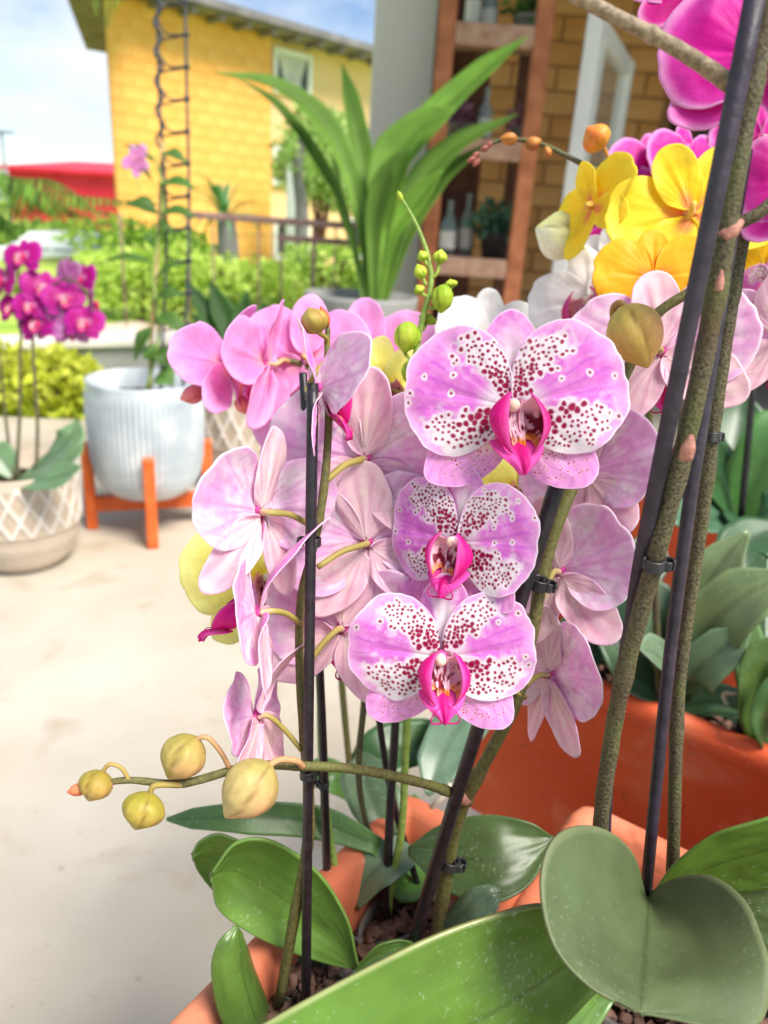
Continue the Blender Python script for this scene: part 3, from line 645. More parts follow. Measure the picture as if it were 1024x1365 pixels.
for r_ in range(20):
    x = 0.0
    while x < 3.30:
        wdt = bw / 2 if (x == 0 and r_ % 2) else min(bw, 3.32 - x)
        wdt = bw if wdt > bw * .7 else bw / 2
        if x + wdt > 3.34: break
        p = A + e * (x + wdt / 2) - nrm * .012
        o = link('block', bm[(wdt, random.choice(('block', 'block2')))], wl_)
        o.location = np.array([*p, -.2 + (r_ + .5) * bh]) - off(wl_); x += wdt
def facade_win(x0, x1, z0, z1, curtain):
    c = A + e * (x0 + x1) / 2 - nrm * .12; wd = x1 - x0; h = z1 - z0; parts = []
    for dx in (-wd / 2, wd / 2): parts.append(box((*(c + e * dx + nrm * .03), (z0 + z1) / 2), (.09, .1, h + .09), ang))
    for z in (z0, z1): parts.append(box((*(c + nrm * .032), z), (wd - .09, .1, .09), ang))
    v, f = join(parts); wf = obj('window', v, f, M['white'], bld, smooth=False)
    v, f = box((*(c + nrm * .012), (z0 + z1) / 2), (wd - .08, .02, h - .06), ang); obj('pane', v, f, M['carglass'], wf, smooth=False)
    if curtain:
        n = 24; xx = np.linspace(-.5, .5, n); zz = np.linspace(0, 1, 8); g = []
        for q in zz:
            sq = .55 + .45 * abs(q - .25) / .75
            g.append([[*(c + e * (u * wd * .86 * sq) + nrm * (.035 + .012 * math.sin(u * 50))), z0 + .06 + q * (h - .1)] for u in xx])
        g = np.array(g); v, f, mi = sheet(g, .004); obj('curtain', v, f, M['curtain'], wf)
facade_win(3.46, 4.34, 3.18, 3.86, True); facade_win(3.46, 4.30, 1.50, 2.15, False); facade_win(3.5, 4.4, .05, .75, False); facade_win(5.6, 6.6, .1, .9, False)
# roof with soffit, fascia and rafter ends
lf = (C - A) / np.linalg.norm(C - A); sdl = np.array([-lf[1], lf[0]])
rf = slab('roof', [A + nrm * .55 + e * .1, B + nrm * .55 + e * .6, D + e * .6, C + lf * .3, A + sdl * .02], TOP, TOP + .16, 'roofu', bld)
qv = [onz(80, -60, TOP), onz(90, 0, TOP), onz(115, 66, TOP), onz(149, 72, TOP), onz(190, 20, TOP), onz(190, -60, TOP)]
slab('eave_return', [q[:2] for q in qv][::-1], TOP + .004, TOP + .14, 'roofu', bld)
gv, gf = tube([qv[2] + [0, 0, .05], qv[3] + [0, 0, .05]], .05, 8); obj('gutter', gv, gf, M['white'], bld)
v, f = box((*((A + B) / 2 + nrm * .60 + e * .2), TOP + .10), (np.linalg.norm(B - A) + 1.0, .05, .12), ang); obj('fascia', v, f, M['roofu'], rf, smooth=False)
rm = new_mesh('rafter_end', *box((0, 0, 0), (.07, .45, .10), ang), M['roofu'], smooth=False)
for i in range(15):
    o = link('rafter_end', rm, rf); p = A + e * (.2 + i * .56) + nrm * .30; o.location = np.array([*p, TOP - .055]) - off(rf)

# red shed beyond the road
q0, q1 = ony(8, 206, 36), ony(190, 232, 36); zb = -1.9
red = thing('red_shed', 'long red metal shed far beyond the road', 'shed', (q0[0], 36, zb))
x0, x1 = q0[0] - .0, 6
v = np.array([[x0, 36, zb], [x1, 36, zb], [x1, 36, q1[2]], [x0, 36, q0[2] - .6], [x0, 44, zb], [x1, 44, zb], [x1, 44, q1[2]], [x0, 44, q0[2] - .6]])
obj('wall', v, [[0, 1, 2, 3], [5, 4, 7, 6], [4, 0, 3, 7], [1, 5, 6, 2]], M['red'], red, smooth=False)
v = np.array([[x0 - .3, 35.7, q0[2] - .62], [x1, 35.7, q1[2] - .02], [x1, 44.2, q1[2] + .9], [x0 - .3, 44.2, q0[2] + .1]]); v = np.vstack([v, v + [0, 0, .15]])
obj('roof', v, [[3, 2, 1, 0], [4, 5, 6, 7], [0, 1, 5, 4], [1, 2, 6, 5], [2, 3, 7, 6], [3, 0, 4, 7]], M['red'], red, smooth=False)

# street lamp far left
p = ony(6, 215, 30)
t = thing('street_lamp', 'slim pale street lamp beside the red shed', 'lamp', (p[0], 30, -1.7))
v, f = tube([(p[0], 30, -1.7), (p[0], 30, ony(6, 176, 30)[2])], [.07, .045], 8); obj('pole', v, f, M['roofu'], t)
zt = ony(6, 176, 30)[2]; v, f = box((p[0] + .15, 30, zt), (.6, .2, .08), 0, .02); obj('lamp_head', v, f, M['roofu'], t)

# white car
def car(px, py, Y, label):
    c = ony(px, py, Y); z0 = c[2] - 1.45
    t = thing('parked_car', label, 'car', (c[0], Y, z0))
    prof = [(-2.1, .35), (-2.12, .75), (-1.95, .92), (-1.15, 1.0), (-.55, 1.42), (.75, 1.45), (1.55, 1.0), (2.05, .92), (2.15, .55), (2.1, .32)]
    g = []
    for y_, k in ((-.85, .93), (-.8, 1), (.8, 1), (.85, .93)):
        g.append([[x * (1 if z < 1 else .97), y_ * (1 if z < 1.05 else .82), .32 + (z - .32) * k] for x, z in prof])
    g = np.array(g); n, m, _ = g.shape; v = g.reshape(-1, 3) + [c[0], Y, z0]
    f = [list(q) for q in gridfaces(n, m)] + [list(range(m)), [(n - 1) * m + j for j in range(m)][::-1]] + [[i * m, i * m + m - 1, (i + 1) * m + m - 1, (i + 1) * m][::-1] for i in range(n - 1)]
    obj('body', v, f, M['carpaint'], t, smooth=False)
    for xs in ([(-1.0, 1.02), (-.52, 1.36), (.05, 1.38), (.05, 1.02)], [(.12, 1.02), (.12, 1.38), (.7, 1.38), (1.3, 1.02)]):
        v = np.array([[c[0] + x, Y - .852 + (z - 1.0) * .42, z0 + z * .96] for x, z in xs]); v = np.vstack([v, v + [0, .02, 0]])
        obj('window', v, [[0, 3, 2, 1], [4, 5, 6, 7], [0, 1, 5, 4], [1, 2, 6, 5], [2, 3, 7, 6], [3, 0, 4, 7]], M['carglass'], t, smooth=False)
    for x in (-1.3, 1.35):
        for y_ in (-.78, .78):
            a = [(c[0] + x, Y + y_ - .1, z0 + .32), (c[0] + x, Y + y_ + .1, z0 + .32)]; v, f = tube(a, .32, 18); wh = obj('wheel', v, f, M['rubber'], t)
            v, f = tube([(c[0] + x, Y + y_ - .115, z0 + .32), (c[0] + x, Y + y_ + .115, z0 + .32)], .19, 14); obj('rim', v, f, M['roofu'], wh)
car(80, 308, 21.6, 'white car parked on the road below the red shed')

# ------------------------------------------------------------------ garden plants
def leaf_cloud(cen, rad, n, size, c1, c2, seed, shell=.45, asp=.5):
    rng = np.random.default_rng(seed); d = rng.normal(size=(n, 3)); d /= np.linalg.norm(d, axis=1)[:, None]
    r = rng.uniform(shell, 1, n) ** .6; lump = .75 + .35 * vnoise(d[:, 0] * 2.2 + 5, d[:, 2] * 2.2 + d[:, 1] * 2 + 9, seed, 2)
    p = np.asarray(cen) + d * (r * lump)[:, None] * np.asarray(rad)
    ax = rng.normal(size=(n, 3)) + d * .8 + [0, 0, .3]; ax /= np.linalg.norm(ax, axis=1)[:, None]
    sd = np.cross(ax, rng.normal(size=(n, 3))); sd /= np.linalg.norm(sd, axis=1)[:, None]; nn = np.cross(ax, sd)
    s = (size * rng.uniform(.6, 1.3, n))[:, None]
    v = np.stack([p, p + ax * s * .5 + sd * s * asp * .5 + nn * s * .05, p + ax * s, p + ax * s * .5 - sd * s * asp * .5 + nn * s * .05], 1).reshape(-1, 3)
    f = np.arange(4 * n).reshape(n, 4)
    cc = mixc(np.broadcast_to(np.asarray(c1), (n, 3)), np.asarray(c2), rng.random(n)); return v, f, np.repeat(cc, 4, 0)
def shrub(name, label, cen, rad, n, size, c1, c2, seed, cat='shrub', group=None, ground=-.08, lumps=5):
    cen = np.asarray(cen, float); rad = np.asarray(rad, float)
    t = thing(name, label, cat, (cen[0], cen[1], ground), group); rng = np.random.default_rng(seed + 100); V = []; Fs = []; Cs = []; k = 0
    for i in range(lumps):
        o = rng.uniform(-.55, .55, 3) * rad if i else np.zeros(3)
        v, f, c = leaf_cloud(cen + o, rad * (rng.uniform(.45, .7) if i else .75), n // lumps, size, c1, c2, seed + i); V.append(v); Fs.append(f + k); Cs.append(c); k += len(v)
    V = np.vstack(V); V[:, 2] = np.maximum(V[:, 2], ground + .01)
    obj('foliage', V, np.vstack(Fs), M['softleaf'], t, col=np.vstack(Cs), smooth=False)
    tr = []
    for i in range(4):
        e1_ = cen + rng.uniform(-.5, .5, 3) * rad; tr.append(tube(crom([(cen[0], cen[1], ground), (cen[0] * .7 + e1_[0] * .3, cen[1] * .7 + e1_[1] * .3, (ground + e1_[2]) / 2), e1_], 8), np.linspace(.05, .012, 8) * min(1.5, rad[0] * 1.4), 7))
    v, f = join(tr); obj('trunk', v, f, M['darkwood'], t)
    return t
G1, G2, G3, G4 = lin(176, 208, 84), lin(216, 234, 120), lin(84, 130, 50), lin(54, 92, 44)
def at(px, py, Y): return ony(px, py, Y)
shrub('lime_shrub', 'lime yellow shrub against the low grey wall beside the magenta orchid pot', at(25, 545, 3.75), (.46, .3, .36), 3000, .075, lin(186, 196, 50), lin(222, 226, 96), 1)
shrub('bright_shrub', 'low bright green shrub behind the bamboo cane', at(190, 385, 7.2), (.75, .5, .36), 2600, .10, G1, G2, 2)
shrub('bright_shrub', 'low bright green bush under the palm-like plant by the fence', at(325, 385, 7.6), (.75, .5, .42), 3000, .10, G1, G2, 3)
shrub('bright_shrub', 'bright yellowish green bush beside the grey pillar behind the fence', at(440, 375, 8.2), (.85, .5, .50), 3000, .10, lin(160, 196, 80), lin(206, 226, 120), 4)
shrub('creeper', 'green climber covering the cream half of the yellow building', at(430, 212, 15.3), (1.05, .4, .95), 4200, .15, lin(150, 184, 96), lin(206, 224, 150), 5, 'climber')
shrub('small_tree', 'light green small tree standing before the building window', at(478, 262, 12), (.6, .5, .5), 1800, .12, lin(150, 186, 100), lin(206, 224, 150), 6, 'tree')
shrub('hedge_bush', 'dark green bush at the foot of the yellow wall', at(215, 330, 12.5), (1.3, .5, .45), 2600, .13, G3, G1, 7)
shrub('grassy_bush', 'loose yellow green bush below the parked car', at(60, 415, 9.0), (1.5, .7, .42), 3500, .12, lin(150, 180, 70), lin(210, 224, 120), 8)

shrub('distant_tree', 'rounded green tree in front of the red shed', at(50, 340, 26), (4.6, 1.5, .8), 5000, .45, lin(110, 150, 60), lin(180, 206, 100), 9, 'tree', ground=-1.5)
# cabbage-palm like plant beyond the fence
c = at(300, 275, 9.5); t = thing('dwarf_palm', 'dwarf palm with a grey trunk in front of the yellow wall', 'palm', (c[0], 9.5, -.1))
v, f = tube(crom([(c[0], 9.5, -.1), (c[0] + .03, 9.5, .5), (c[0], 9.5, c[2] - .1)], 10), np.linspace(.15, .11, 10), 10); obj('trunk', v, f, M['roofu'], t)
for i in range(34):
    a = random.uniform(0, 2 * math.pi); L = random.uniform(.45, .8); el = random.uniform(-.3, 1.2)
    dr = np.array([math.cos(a) * math.cos(el), math.sin(a) * math.cos(el), math.sin(el)])
    p0 = np.array([c[0], 9.5, c[2] - .12]); strap(t, [p0, p0 + dr * L * .55 + [0, 0, .05], p0 + dr * L + [0, 0, -.22 * L]], [(0, .03), (.5, .05), (1, .004)], lin(120, 170, 110) * random.uniform(.8, 1.2), nrm=(0, 0, 1), nu=8, nv=3, world=True, m='softleaf', seed=i)

# feathery tree reaching in from the left
base = at(-190, 300, 4.6); t = thing('feathery_tree', 'feathery green tree with drooping pinnate fronds at the road side', 'tree', (base[0], 4.9, -.06))
v, f = tube(crom([(base[0], 4.9, -.06), (base[0] + .05, 4.9, .8), (base[0] + .15, 4.9, 1.5)], 12), np.linspace(.07, .035, 12), 9); obj('trunk', v, f, M['darkwood'], t)
def frond(parent, pts, L, c1, c2, seed, n=30):
    p = crom(pts, n); tt = np.gradient(p, axis=0); tt /= np.linalg.norm(tt, axis=1)[:, None]; rng = np.random.default_rng(seed)
    sd = np.cross(tt, [0, 0, 1]); sd /= np.linalg.norm(sd, axis=1)[:, None]; V = []; Fc = []; cc = []
    v, f = tube(p, np.linspace(.006, .002, n), 5)
    for i in range(2, n):
        for s_ in (-1, 1):
            ll = L * math.sin(math.pi * (.12 + .85 * i / n)) * rng.uniform(.85, 1.1); dr = sd[i] * s_ + tt[i] * .35 + np.array([0, 0, -.45 + rng.uniform(-.1, .1)]); dr /= np.linalg.norm(dr)
            wv = tt[i] * L * .055; k = len(V)
            V += [p[i] - wv * .5, p[i] + wv * .5, p[i] + dr * ll * .6 + wv * .6, p[i] + dr * ll, p[i] + dr * ll * .6 - wv * .6]; Fc.append([k, k + 1, k + 2, k + 3, k + 4])
            cq = np.asarray(c1) * (1 - rng.random() * .9) + np.asarray(c2) * rng.random() * .9; cc += [cq] * 5
    k = len(V); v = np.vstack([np.array(V), v]); cc = np.vstack([np.array(cc), np.broadcast_to(lin(110, 120, 60), (len(v) - k, 3))])
    obj('frond', v, Fc + [[i + k for i in q] for q in f], M['softleaf'], parent, col=cc, smooth=False)
fr = [((-120, 190), (-20, 225), (45, 250), (88, 300)), ((-110, 200), (-10, 245), (60, 262), (150, 285)), ((-110, 220), (-40, 260), (0, 285), (22, 318)), ((-120, 170), (-60, 190), (0, 225), (30, 300)),
      ((-100, 215), (20, 250), (110, 262), (205, 270)), ((-110, 230), (-20, 270), (60, 272), (120, 290)), ((-110, 200), (10, 235), (80, 245), (150, 300)), ((-110, 240), (-30, 280), (0, 292), (30, 304))]
for i, q in enumerate(fr):
    Y = 4.3 + .16 * (i % 4); pts = [(base[0] + .15, 4.9, 1.48)] + [at(x, y, Y) for x, y in q]
    frond(t, pts, .24, lin(58, 100, 32), lin(120, 160, 56), i, n=44)
base = at(150, -160, 3.4); t = thing('hanging_fern', 'green fern frond hanging below the eaves of the yellow building', 'fern', base)
for i, q in enumerate([((140, -90), (146, -20), (143, 34)), ((120, -80), (125, -30), (128, 16)), ((160, -90), (160, -40), (152, 12))]):
    frond(t, [base] + [at(x, y, 3.4) for x, y in q], .10, lin(120, 160, 60), lin(180, 200, 100), 20 + i)

# fence: brown rail on thin posts with wires
YF = 6.6
t = thing('wire_fence', 'thin wire fence with a brown top rail behind the potted plants', 'fence', (at(250, 300, YF)[0], YF, -.08))
x0, x1 = at(120, 288, YF)[0], at(500, 300, YF)[0]; zr = at(365, 294, YF)[2]
v, f = box(((at(245, 288, YF)[0] + x1) / 2, YF, zr), (x1 - at(245, 288, YF)[0], .05, .055), 0, .008); obj('rail', v, f, M['rail'], t, smooth=False)
v, f = box(((at(362, 320, YF)[0] + x1) / 2, YF + .3, at(420, 322, YF)[2]), (x1 - at(362, 320, YF)[0], .05, .05), 0, .008); obj('rail', v, f, M['rail'], t, smooth=False)
for x in (160, 250, 283, 345, 376, 419, 448):
    p = at(x, 300, YF); v, f = tube([(p[0], YF + .01, -.1), (p[0], YF + .01, zr - .028)], .009 if x != 419 else .018, 7); obj('post', v, f, M['rail'], t)
for k in range(5):
    z = zr - .12 - k * .17; n = 40; xx = np.linspace(x0, x1, n)
    v, f = tube(np.stack([xx, np.full(n, YF - .012), z + .012 * np.sin(xx * 5 + k)], 1), .0025, 5); obj('wire', v, f, M['dark'], t)
# pale timber posts before the building
for i, x in enumerate((388,)):
    p = at(x, 370, 11); t = thing('timber_post', 'white painted post standing before the creeper', 'post', (p[0], 11, -.15))
    v, f = box((p[0], 11, .75), (.16, .16, 1.8), .2, .01); obj('shaft', v, f, M['white'], t); v, f = box((p[0], 11, 1.67), (.22, .22, .05), .2, .01); obj('cap', v, f, M['white'], t)
p = at(397, 320, 10.5); t = thing('young_tree', 'slender grey tree trunk beside the white post', 'tree', (p[0], 10.5, -.15))
v, f = tube(crom([(p[0], 10.5, -.15), (p[0] + .05, 10.5, .9), (p[0] - .02, 10.5, 1.5), (p[0] + .04, 10.5, 2.0)], 20), np.linspace(.11, .05, 20), 10); obj('trunk', v, f, M['roofu'], t)
v, f, cc = leaf_cloud((p[0] + .2, 10.5, 1.75), (.5, .5, .35), 420, .12, lin(130, 170, 84), lin(190, 214, 130), 77); obj('crown', v, f, M['softleaf'], t, col=cc, smooth=False)

# ================================================================== patio pots
def pot_pattern(cen, R0, H, label, seg=180, name='patterned_pot'):
    t = thing(name, label, 'pot', cen)
    zz = np.linspace(0, 1, 90); prof = np.interp(zz, [0, .02, .12, .3, .5, .75, .93, 1], [.62, .68, .84, .96, 1.0, 1.0, .985, .97]) * R0
    a = np.linspace(0, 2 * math.pi, seg, endpoint=False); Z, Aa = np.meshgrid(zz, a, indexing='ij')
    band = sm(.44, .47, Z) * (1 - sm(.93, .96, Z)); k = 20
    u = Aa * k / (2 * math.pi); w_ = (Z - .45) / .5 * 3.0
    d1 = np.abs(((u + w_ / 2 * 1.0) % 1) - .5); d2 = np.abs(((u - w_ / 2 * 1.0) % 1) - .5)
    ridge = np.maximum(sm(.36, .47, d1), sm(.36, .47, d2)) * band; dome = np.minimum(.5 - d1, .5 - d2) * band
    rr = prof[:, None] + .008 * ridge * R0 / .17 + .006 * dome + .003 * (np.abs(Z - .45) < .012) + .0015 * np.sin(Z * 120) * (1 - band) * (Z < .44)
    v = np.stack([rr * np.cos(Aa), rr * np.sin(Aa), Z * H], -1).reshape(-1, 3)
    col = mixc(np.broadcast_to(lin(196, 180, 162), Z.shape + (3,)), lin(234, 228, 222), ridge * .9); col = mixc(col, lin(178, 160, 138), (band * (1 - ridge)) * .5)
    n = len(zz); f = [[i * seg + j, i * seg + (j + 1) % seg, (i + 1) * seg + (j + 1) % seg, (i + 1) * seg + j] for i in range(n - 1) for j in range(seg)]
    obj('pot_body', v + cen, f, M['glaze'], t, col=col.reshape(-1, 3))
    v, f = lathe([(.97 * R0, H), (.965 * R0, H + .006), (.90 * R0, H + .006), (.88 * R0, H - .05), (.01, H - .05)], cen, 60); obj('rim', v, f, M['taupe'], t)
    v, f = lathe([(.01, -.0), (.62 * R0, 0)], np.asarray(cen) + [0, 0, .001], 40); obj('base', v, f, M['taupe'], t)
    return t
M['glaze'] = vcol_mat('matt two tone glaze', .5, .35, 0, 14, .08, .06, 90)
def soil_disc(parent, cen, r, z):
    rng = np.random.default_rng(3); v, f = lathe([(r, z - .01), (r * .7, z + .004), (r * .4, z + .01), (.005, z + .012)], cen, 24); v[:, 2] += rng.normal(size=len(v)) * .003
    obj('potting_mix', v, f, M['soil'], parent)

# ---- magenta orchid in a patterned pot
fc = onz(42, 772, 0); c1 = np.array([fc[0] - .075, fc[1] + .125, .0])
R1 = .16; H1 = float(ony(40, 652, c1[1] - R1)[2])
pt = pot_pattern(c1, R1, H1, 'beige pot with a raised diamond band holding the magenta orchid'); soil_disc(pt, c1, R1 * .87, H1 - .04)
om = thing('orchid_plant', 'small magenta orchid in the beige diamond pattern pot', 'orchid', c1 + [0, 0, H1 - .04])
dm = float(np.dot(c1 + [0, 0, H1] - CAM, FW))
for pts in ([(22, 640, dm), (26, 560, dm), (27, 480, dm), (28, 400, dm), (22, 345, dm)], [(48, 640, dm), (50, 560, dm), (44, 460, dm), (52, 400, dm), (90, 372, dm - .03), (120, 395, dm)], [(18, 640, dm), (8, 560, dm + .03), (0, 470, dm)]):
    stem(om, pts, [5, 4, 3], 'stem', n=24, seg=8)
k = 0
for (px, py, yw, ro, sp) in ((30, 342, -8, 4, 56), (58, 384, 20, -10, 58), (4, 374, -30, 0, 54), (92, 366, 150, 8, 50), (86, 398, 15, 10, 56), (66, 432, 160, 0, 54), (96, 438, -160, 0, 52), (18, 410, -20, -6, 50), (40, 408, 5, 0, 46), (122, 404, 120, 0, 46), (78, 415, 30, 20, 50), (108, 372, -20, 8, 50), (112, 430, 10, -8, 54), (50, 432, -10, 8, 54)):
    flower(om, 'deep', px, py, dm - .02 + .014 * (k % 4), sp, yw, -8, ro, hi=0, seed=1 + k % 3); k += 1
for pts in ([(40, 636, dm), (70, 610, dm - .06), (92, 585, dm - .08), (104, 560, dm - .05)], [(20, 640, dm), (50, 640, dm - .12), (82, 634, dm - .15), (108, 622, dm - .16)], [(20, 636, dm), (0, 610, dm), (-20, 600, dm)], [(36, 636, dm), (80, 612, dm + .05), (112, 580, dm + .1)]):
    strap(om, pts, [(0, .03), (.3, .08), (.7, .095), (1, .01)], lin(104, 136, 92), fold=.1, seed=3)

# ---- white ribbed pot on an orange stand
ft = onz(178, 729, 0); c2 = np.array([ft[0] + .0, ft[1] + .18, 0]); out = CAM[:2] - c2[:2]; out /= np.linalg.norm(out); sdv = np.array([-out[1], out[0]])
st = thing('plant_stand', 'four legged orange wooden plant stand under the white ribbed pot', 'stand', c2)
R2 = .176; zrim = float(ony(195, 527, c2[1] - R2)[2]); zbot = .115; angs = math.atan2(out[1], out[0])
for q in range(4):
    a = angs + q * math.pi / 2; p = c2[:2] + .183 * np.array([math.cos(a), math.sin(a)])
    v, f = box((*p, .145), (.034, .034, .29), a, .004); obj('leg', v, f, M['orangewood'], st, smooth=False)
for q in range(2):
    a = angs + q * math.pi / 2; v, f = box((c2[0], c2[1], .087 - q * .002), (.33, .03, .05), a, .003); obj('cross_bar', v, f, M['orangewood'], st, smooth=False)
wp = thing('ribbed_pot', 'white glazed pot with vertical ribs on an orange wooden stand', 'pot', c2 + [0, 0, zbot])
Hh = zrim - zbot; zz = np.array([0, .012, .05, .12, .22, .36, .55, .75, .9, 1.0]) * Hh; pr = np.array([.45, .58, .72, .84, .92, .975, 1, 1, .985, .97]) * R2
zi = np.linspace(0, Hh, 40); pi_ = np.interp(zi, zz, pr)
v, f = lathe(np.c_[pi_, zi], c2 + [0, 0, zbot], 320, fn=lambda r, z, a: r + (.007 * np.abs(np.sin(a * 32)) - .0035) * sm(.03, .06, z) * (1 - sm(Hh - .03, Hh - .015, z))); obj('pot_body', v, f, M['plaque'], wp)
v, f = lathe([(.97 * R2, Hh), (.98 * R2, Hh + .008), (.93 * R2, Hh + .010), (.9 * R2, Hh - .06), (.01, Hh - .06)], c2 + [0, 0, zbot], 80); obj('rim', v, f, M['plaque'], wp)
v, f = lathe([(.005, 0), (.45 * R2, .0)], c2 + [0, 0, zbot + .0005], 40); obj('base', v, f, M['plaque'], wp)
soil_disc(wp, c2 + [0, 0, zbot], R2 * .88, Hh - .05)
d2 = float(np.dot(c2 + [0, 0, zrim] - CAM, FW)); zs = zrim - .05
vn = thing('flowering_vine', 'climbing vine with one pink flower on a bamboo cane in the white pot', 'vine', c2 + [0, 0, zs])
stem(vn, [(200, 520, d2), (203, 430, d2), (210, 340, d2), (214, 250, d2), (217, 190, d2)], [6, 5, 4], 'cane', name='cane', n=20, seg=8)
stem(vn, [(196, 520, d2 - .01), (212, 440, d2 - .02), (204, 360, d2 - .02), (218, 280, d2 - .02), (208, 215, d2 - .02), (186, 205, d2 - .03)], [5, 4, 3], 'stembright', n=30, seg=7)
for i, (x0, y0, x1, y1, wd) in enumerate(((214, 206, 250, 218, .05), (212, 246, 262, 252, .055), (210, 285, 168, 272, .07), (212, 285, 262, 290, .05), (204, 350, 138, 348, .035), (206, 372, 246, 352, .03), (204, 400, 244, 395, .05), (206, 420, 250, 448, .06), (200, 436, 180, 480, .05), (206, 470, 224, 490, .06), (204, 215, 166, 194, .03), (203, 240, 178, 226, .02), (205, 480, 190, 470, .06), (206, 505, 232, 512, .09), (206, 330, 190, 318, .04), (206, 300, 232, 312, .03))):
    xm, ym = (x0 + x1) / 2, (y0 + y1) / 2 - 7
    strap(vn, [(x0, y0, d2 - .02), (xm, ym, d2 - .04), (x1, y1, d2 - .03)], [(0, .005), (.35, wd), (.6, wd * .9), (1, .004)], lin(86, 126, 52) * random.uniform(.7, 1.2), fold=.12, nu=12, nv=7, seed=i, m='softleaf')
flower(vn, 'pink', 181, 212, d2 - .05, 46, -20, 10, 20, hi=0, seed=4, lip=0, lsep_ang=62, petal_b=.2)
tr = thing('wire_trellis', 'tall dark wire trellis with tangled twine standing in the white pot', 'trellis', c2 + [0, 0, zs])
pa, pb = [], []
for q, (xb, xt) in enumerate(((222, 209), (252, 246))):
    stem(tr, [(xb - 8, 520, d2 + .06), (xb, 300, d2 + .06), (xt + 3, 120, d2 + .06), (xt, -60, d2 + .06)], [4, 4], 'dark', name='upright', n=30, seg=7)
tw = [(210 + 5 * math.sin(y * .16) + .02 * (y), y, d2 + .055) for y in range(-60, 205, 7)]; stem(tr, tw, [5, 4], 'dark', name='twine', n=160, seg=6)
for i, y in enumerate(range(-42, 520, 43)):
    xa, xb = 211 + .02 * y, 248 + .012 * y
    stem(tr, [(xa, y - 14, d2 + .06), ((xa + xb) / 2 - 5, y + 2, d2 + .055), (xb, y + 2, d2 + .06)], [2.2, 3], 'dark', name='tie', n=12, seg=6)
    stem(tr, [(xa, y + 10, d2 + .062), ((xa + xb) / 2, y + 6, d2 + .06), (xb, y + 3, d2 + .06)], [2.2, 3], 'dark', name='tie', n=12, seg=6)
    p = P(xb, y + 2, d2 + .06); v, f = lathe([(.001, -.012), (.009, -.006), (.010, .004), (.001, .012)], p, 8); obj('knot', v, f, M['dark'], tr)

# ---- second patterned pot with a dark leafed plant
c3 = onz(322, 640, 0) + np.array([0, .0, 0]); R3 = .185; H3 = float(ony(322, 524, c3[1] - R3)[2])
p3 = pot_pattern(c3, R3, H3, 'greyish diamond pattern pot partly hidden behind the pink orchid'); soil_disc(p3, c3, R3 * .86, H3 - .04)
d3 = float(np.dot(c3 + [0, 0, H3] - CAM, FW))
lp = thing('leafy_plant', 'dark green upright leafy plant in the greyish patterned pot', 'plant', c3 + [0, 0, H3 - .04])
for i, q in enumerate(([(318, 520, d3), (305, 470, d3), (285, 430, d3), (246, 372, d3)], [(318, 520, d3), (310, 470, d3), (298, 420, d3), (280, 376, d3)], [(322, 520, d3), (326, 470, d3), (324, 430, d3), (330, 388, d3)], [(326, 520, d3), (345, 470, d3), (350, 430, d3), (352, 402, d3)], [(314, 520, d3), (280, 480, d3), (258, 462, d3), (236, 458, d3)], [(320, 520, d3), (300, 470, d3 + .1), (280, 440, d3 + .1), (256, 420, d3 + .1)], [(322, 520, d3), (330, 480, d3 - .1), (352, 460, d3 - .1), (380, 455, d3 - .1)])):
    strap(lp, q, [(0, .02), (.35, .05), (.7, .10), (1, .01)], lin(60, 104, 40) * random.uniform(.75, 1.1), fold=.2, nu=16, nv=7, seed=i, m='softleaf')

# ---- grey pot with strap leafed palm
YP = 3.15; cp = ony(482, 392, YP); cp = np.array([cp[0], YP, 0.]); RP = .232; HP = float(ony(482, 400, YP - RP)[2])
gp = thing('grey_planter', 'round grey fibre planter with an arching palm in front of the pillar', 'planter', cp)
v, f = lathe([(.01, 0), (.70 * RP, 0), (.74 * RP, .02), (.9 * RP, HP * .5), (RP, HP - .02), (RP, HP), (.93 * RP, HP), (.91 * RP, HP - .08), (.01, HP - .08)], cp, 64); obj('pot_body', v, f, M['greyp'], gp)
soil_disc(gp, cp, RP * .9, HP - .07); dp = float(np.dot(cp + [0, 0, HP] - CAM, FW))
pm = thing('strap_leaf_palm', 'young palm with long arching pleated leaves in the grey planter', 'palm', cp + [0, 0, HP - .07])
PL = [([(494, 410), (480, 280), (440, 175), (370, 116), (286, 97)], 30, -.1), ([(488, 410), (465, 300), (432, 225), (375, 145), (318, 104)], 15, .05), ([(494, 410), (492, 270), (474, 160), (456, 84)], 24, .1), ([(504, 410), (516, 260), (570, 170), (640, 100), (704, 48)], 40, -.1),
      ([(502, 410), (508, 300), (524, 215), (566, 165), (604, 146)], 52, -.2), ([(508, 410), (536, 290), (596, 205), (690, 152)], 36, .05), ([(510, 410), (545, 310), (588, 240), (650, 190)], 26, .1), ([(490, 410), (472, 330), (452, 260), (444, 190)], 12, .15), ([(498, 410), (500, 300), (520, 230), (548, 196)], 30, -.25), ([(500, 410), (520, 320), (556, 270), (590, 226)], 34, -.15)]
for i, (q, wd, dd) in enumerate(PL):
    n = len(q); pts = [(x, y, dp + dd * j / (n - 1)) for j, (x, y) in enumerate(q)]; wm = 1.25 * wd / FPX * dp
    strap(pm, pts, [(0, .028), (.25, wm * .5), (.55, wm), (.8, wm * .75), (1, .003)], lin(122, 164, 62) * (1.3 if i in (3, 9) else random.uniform(.8, 1.05)), fold=.22, nu=30, nv=11, seed=30 + i, m='softleaf')

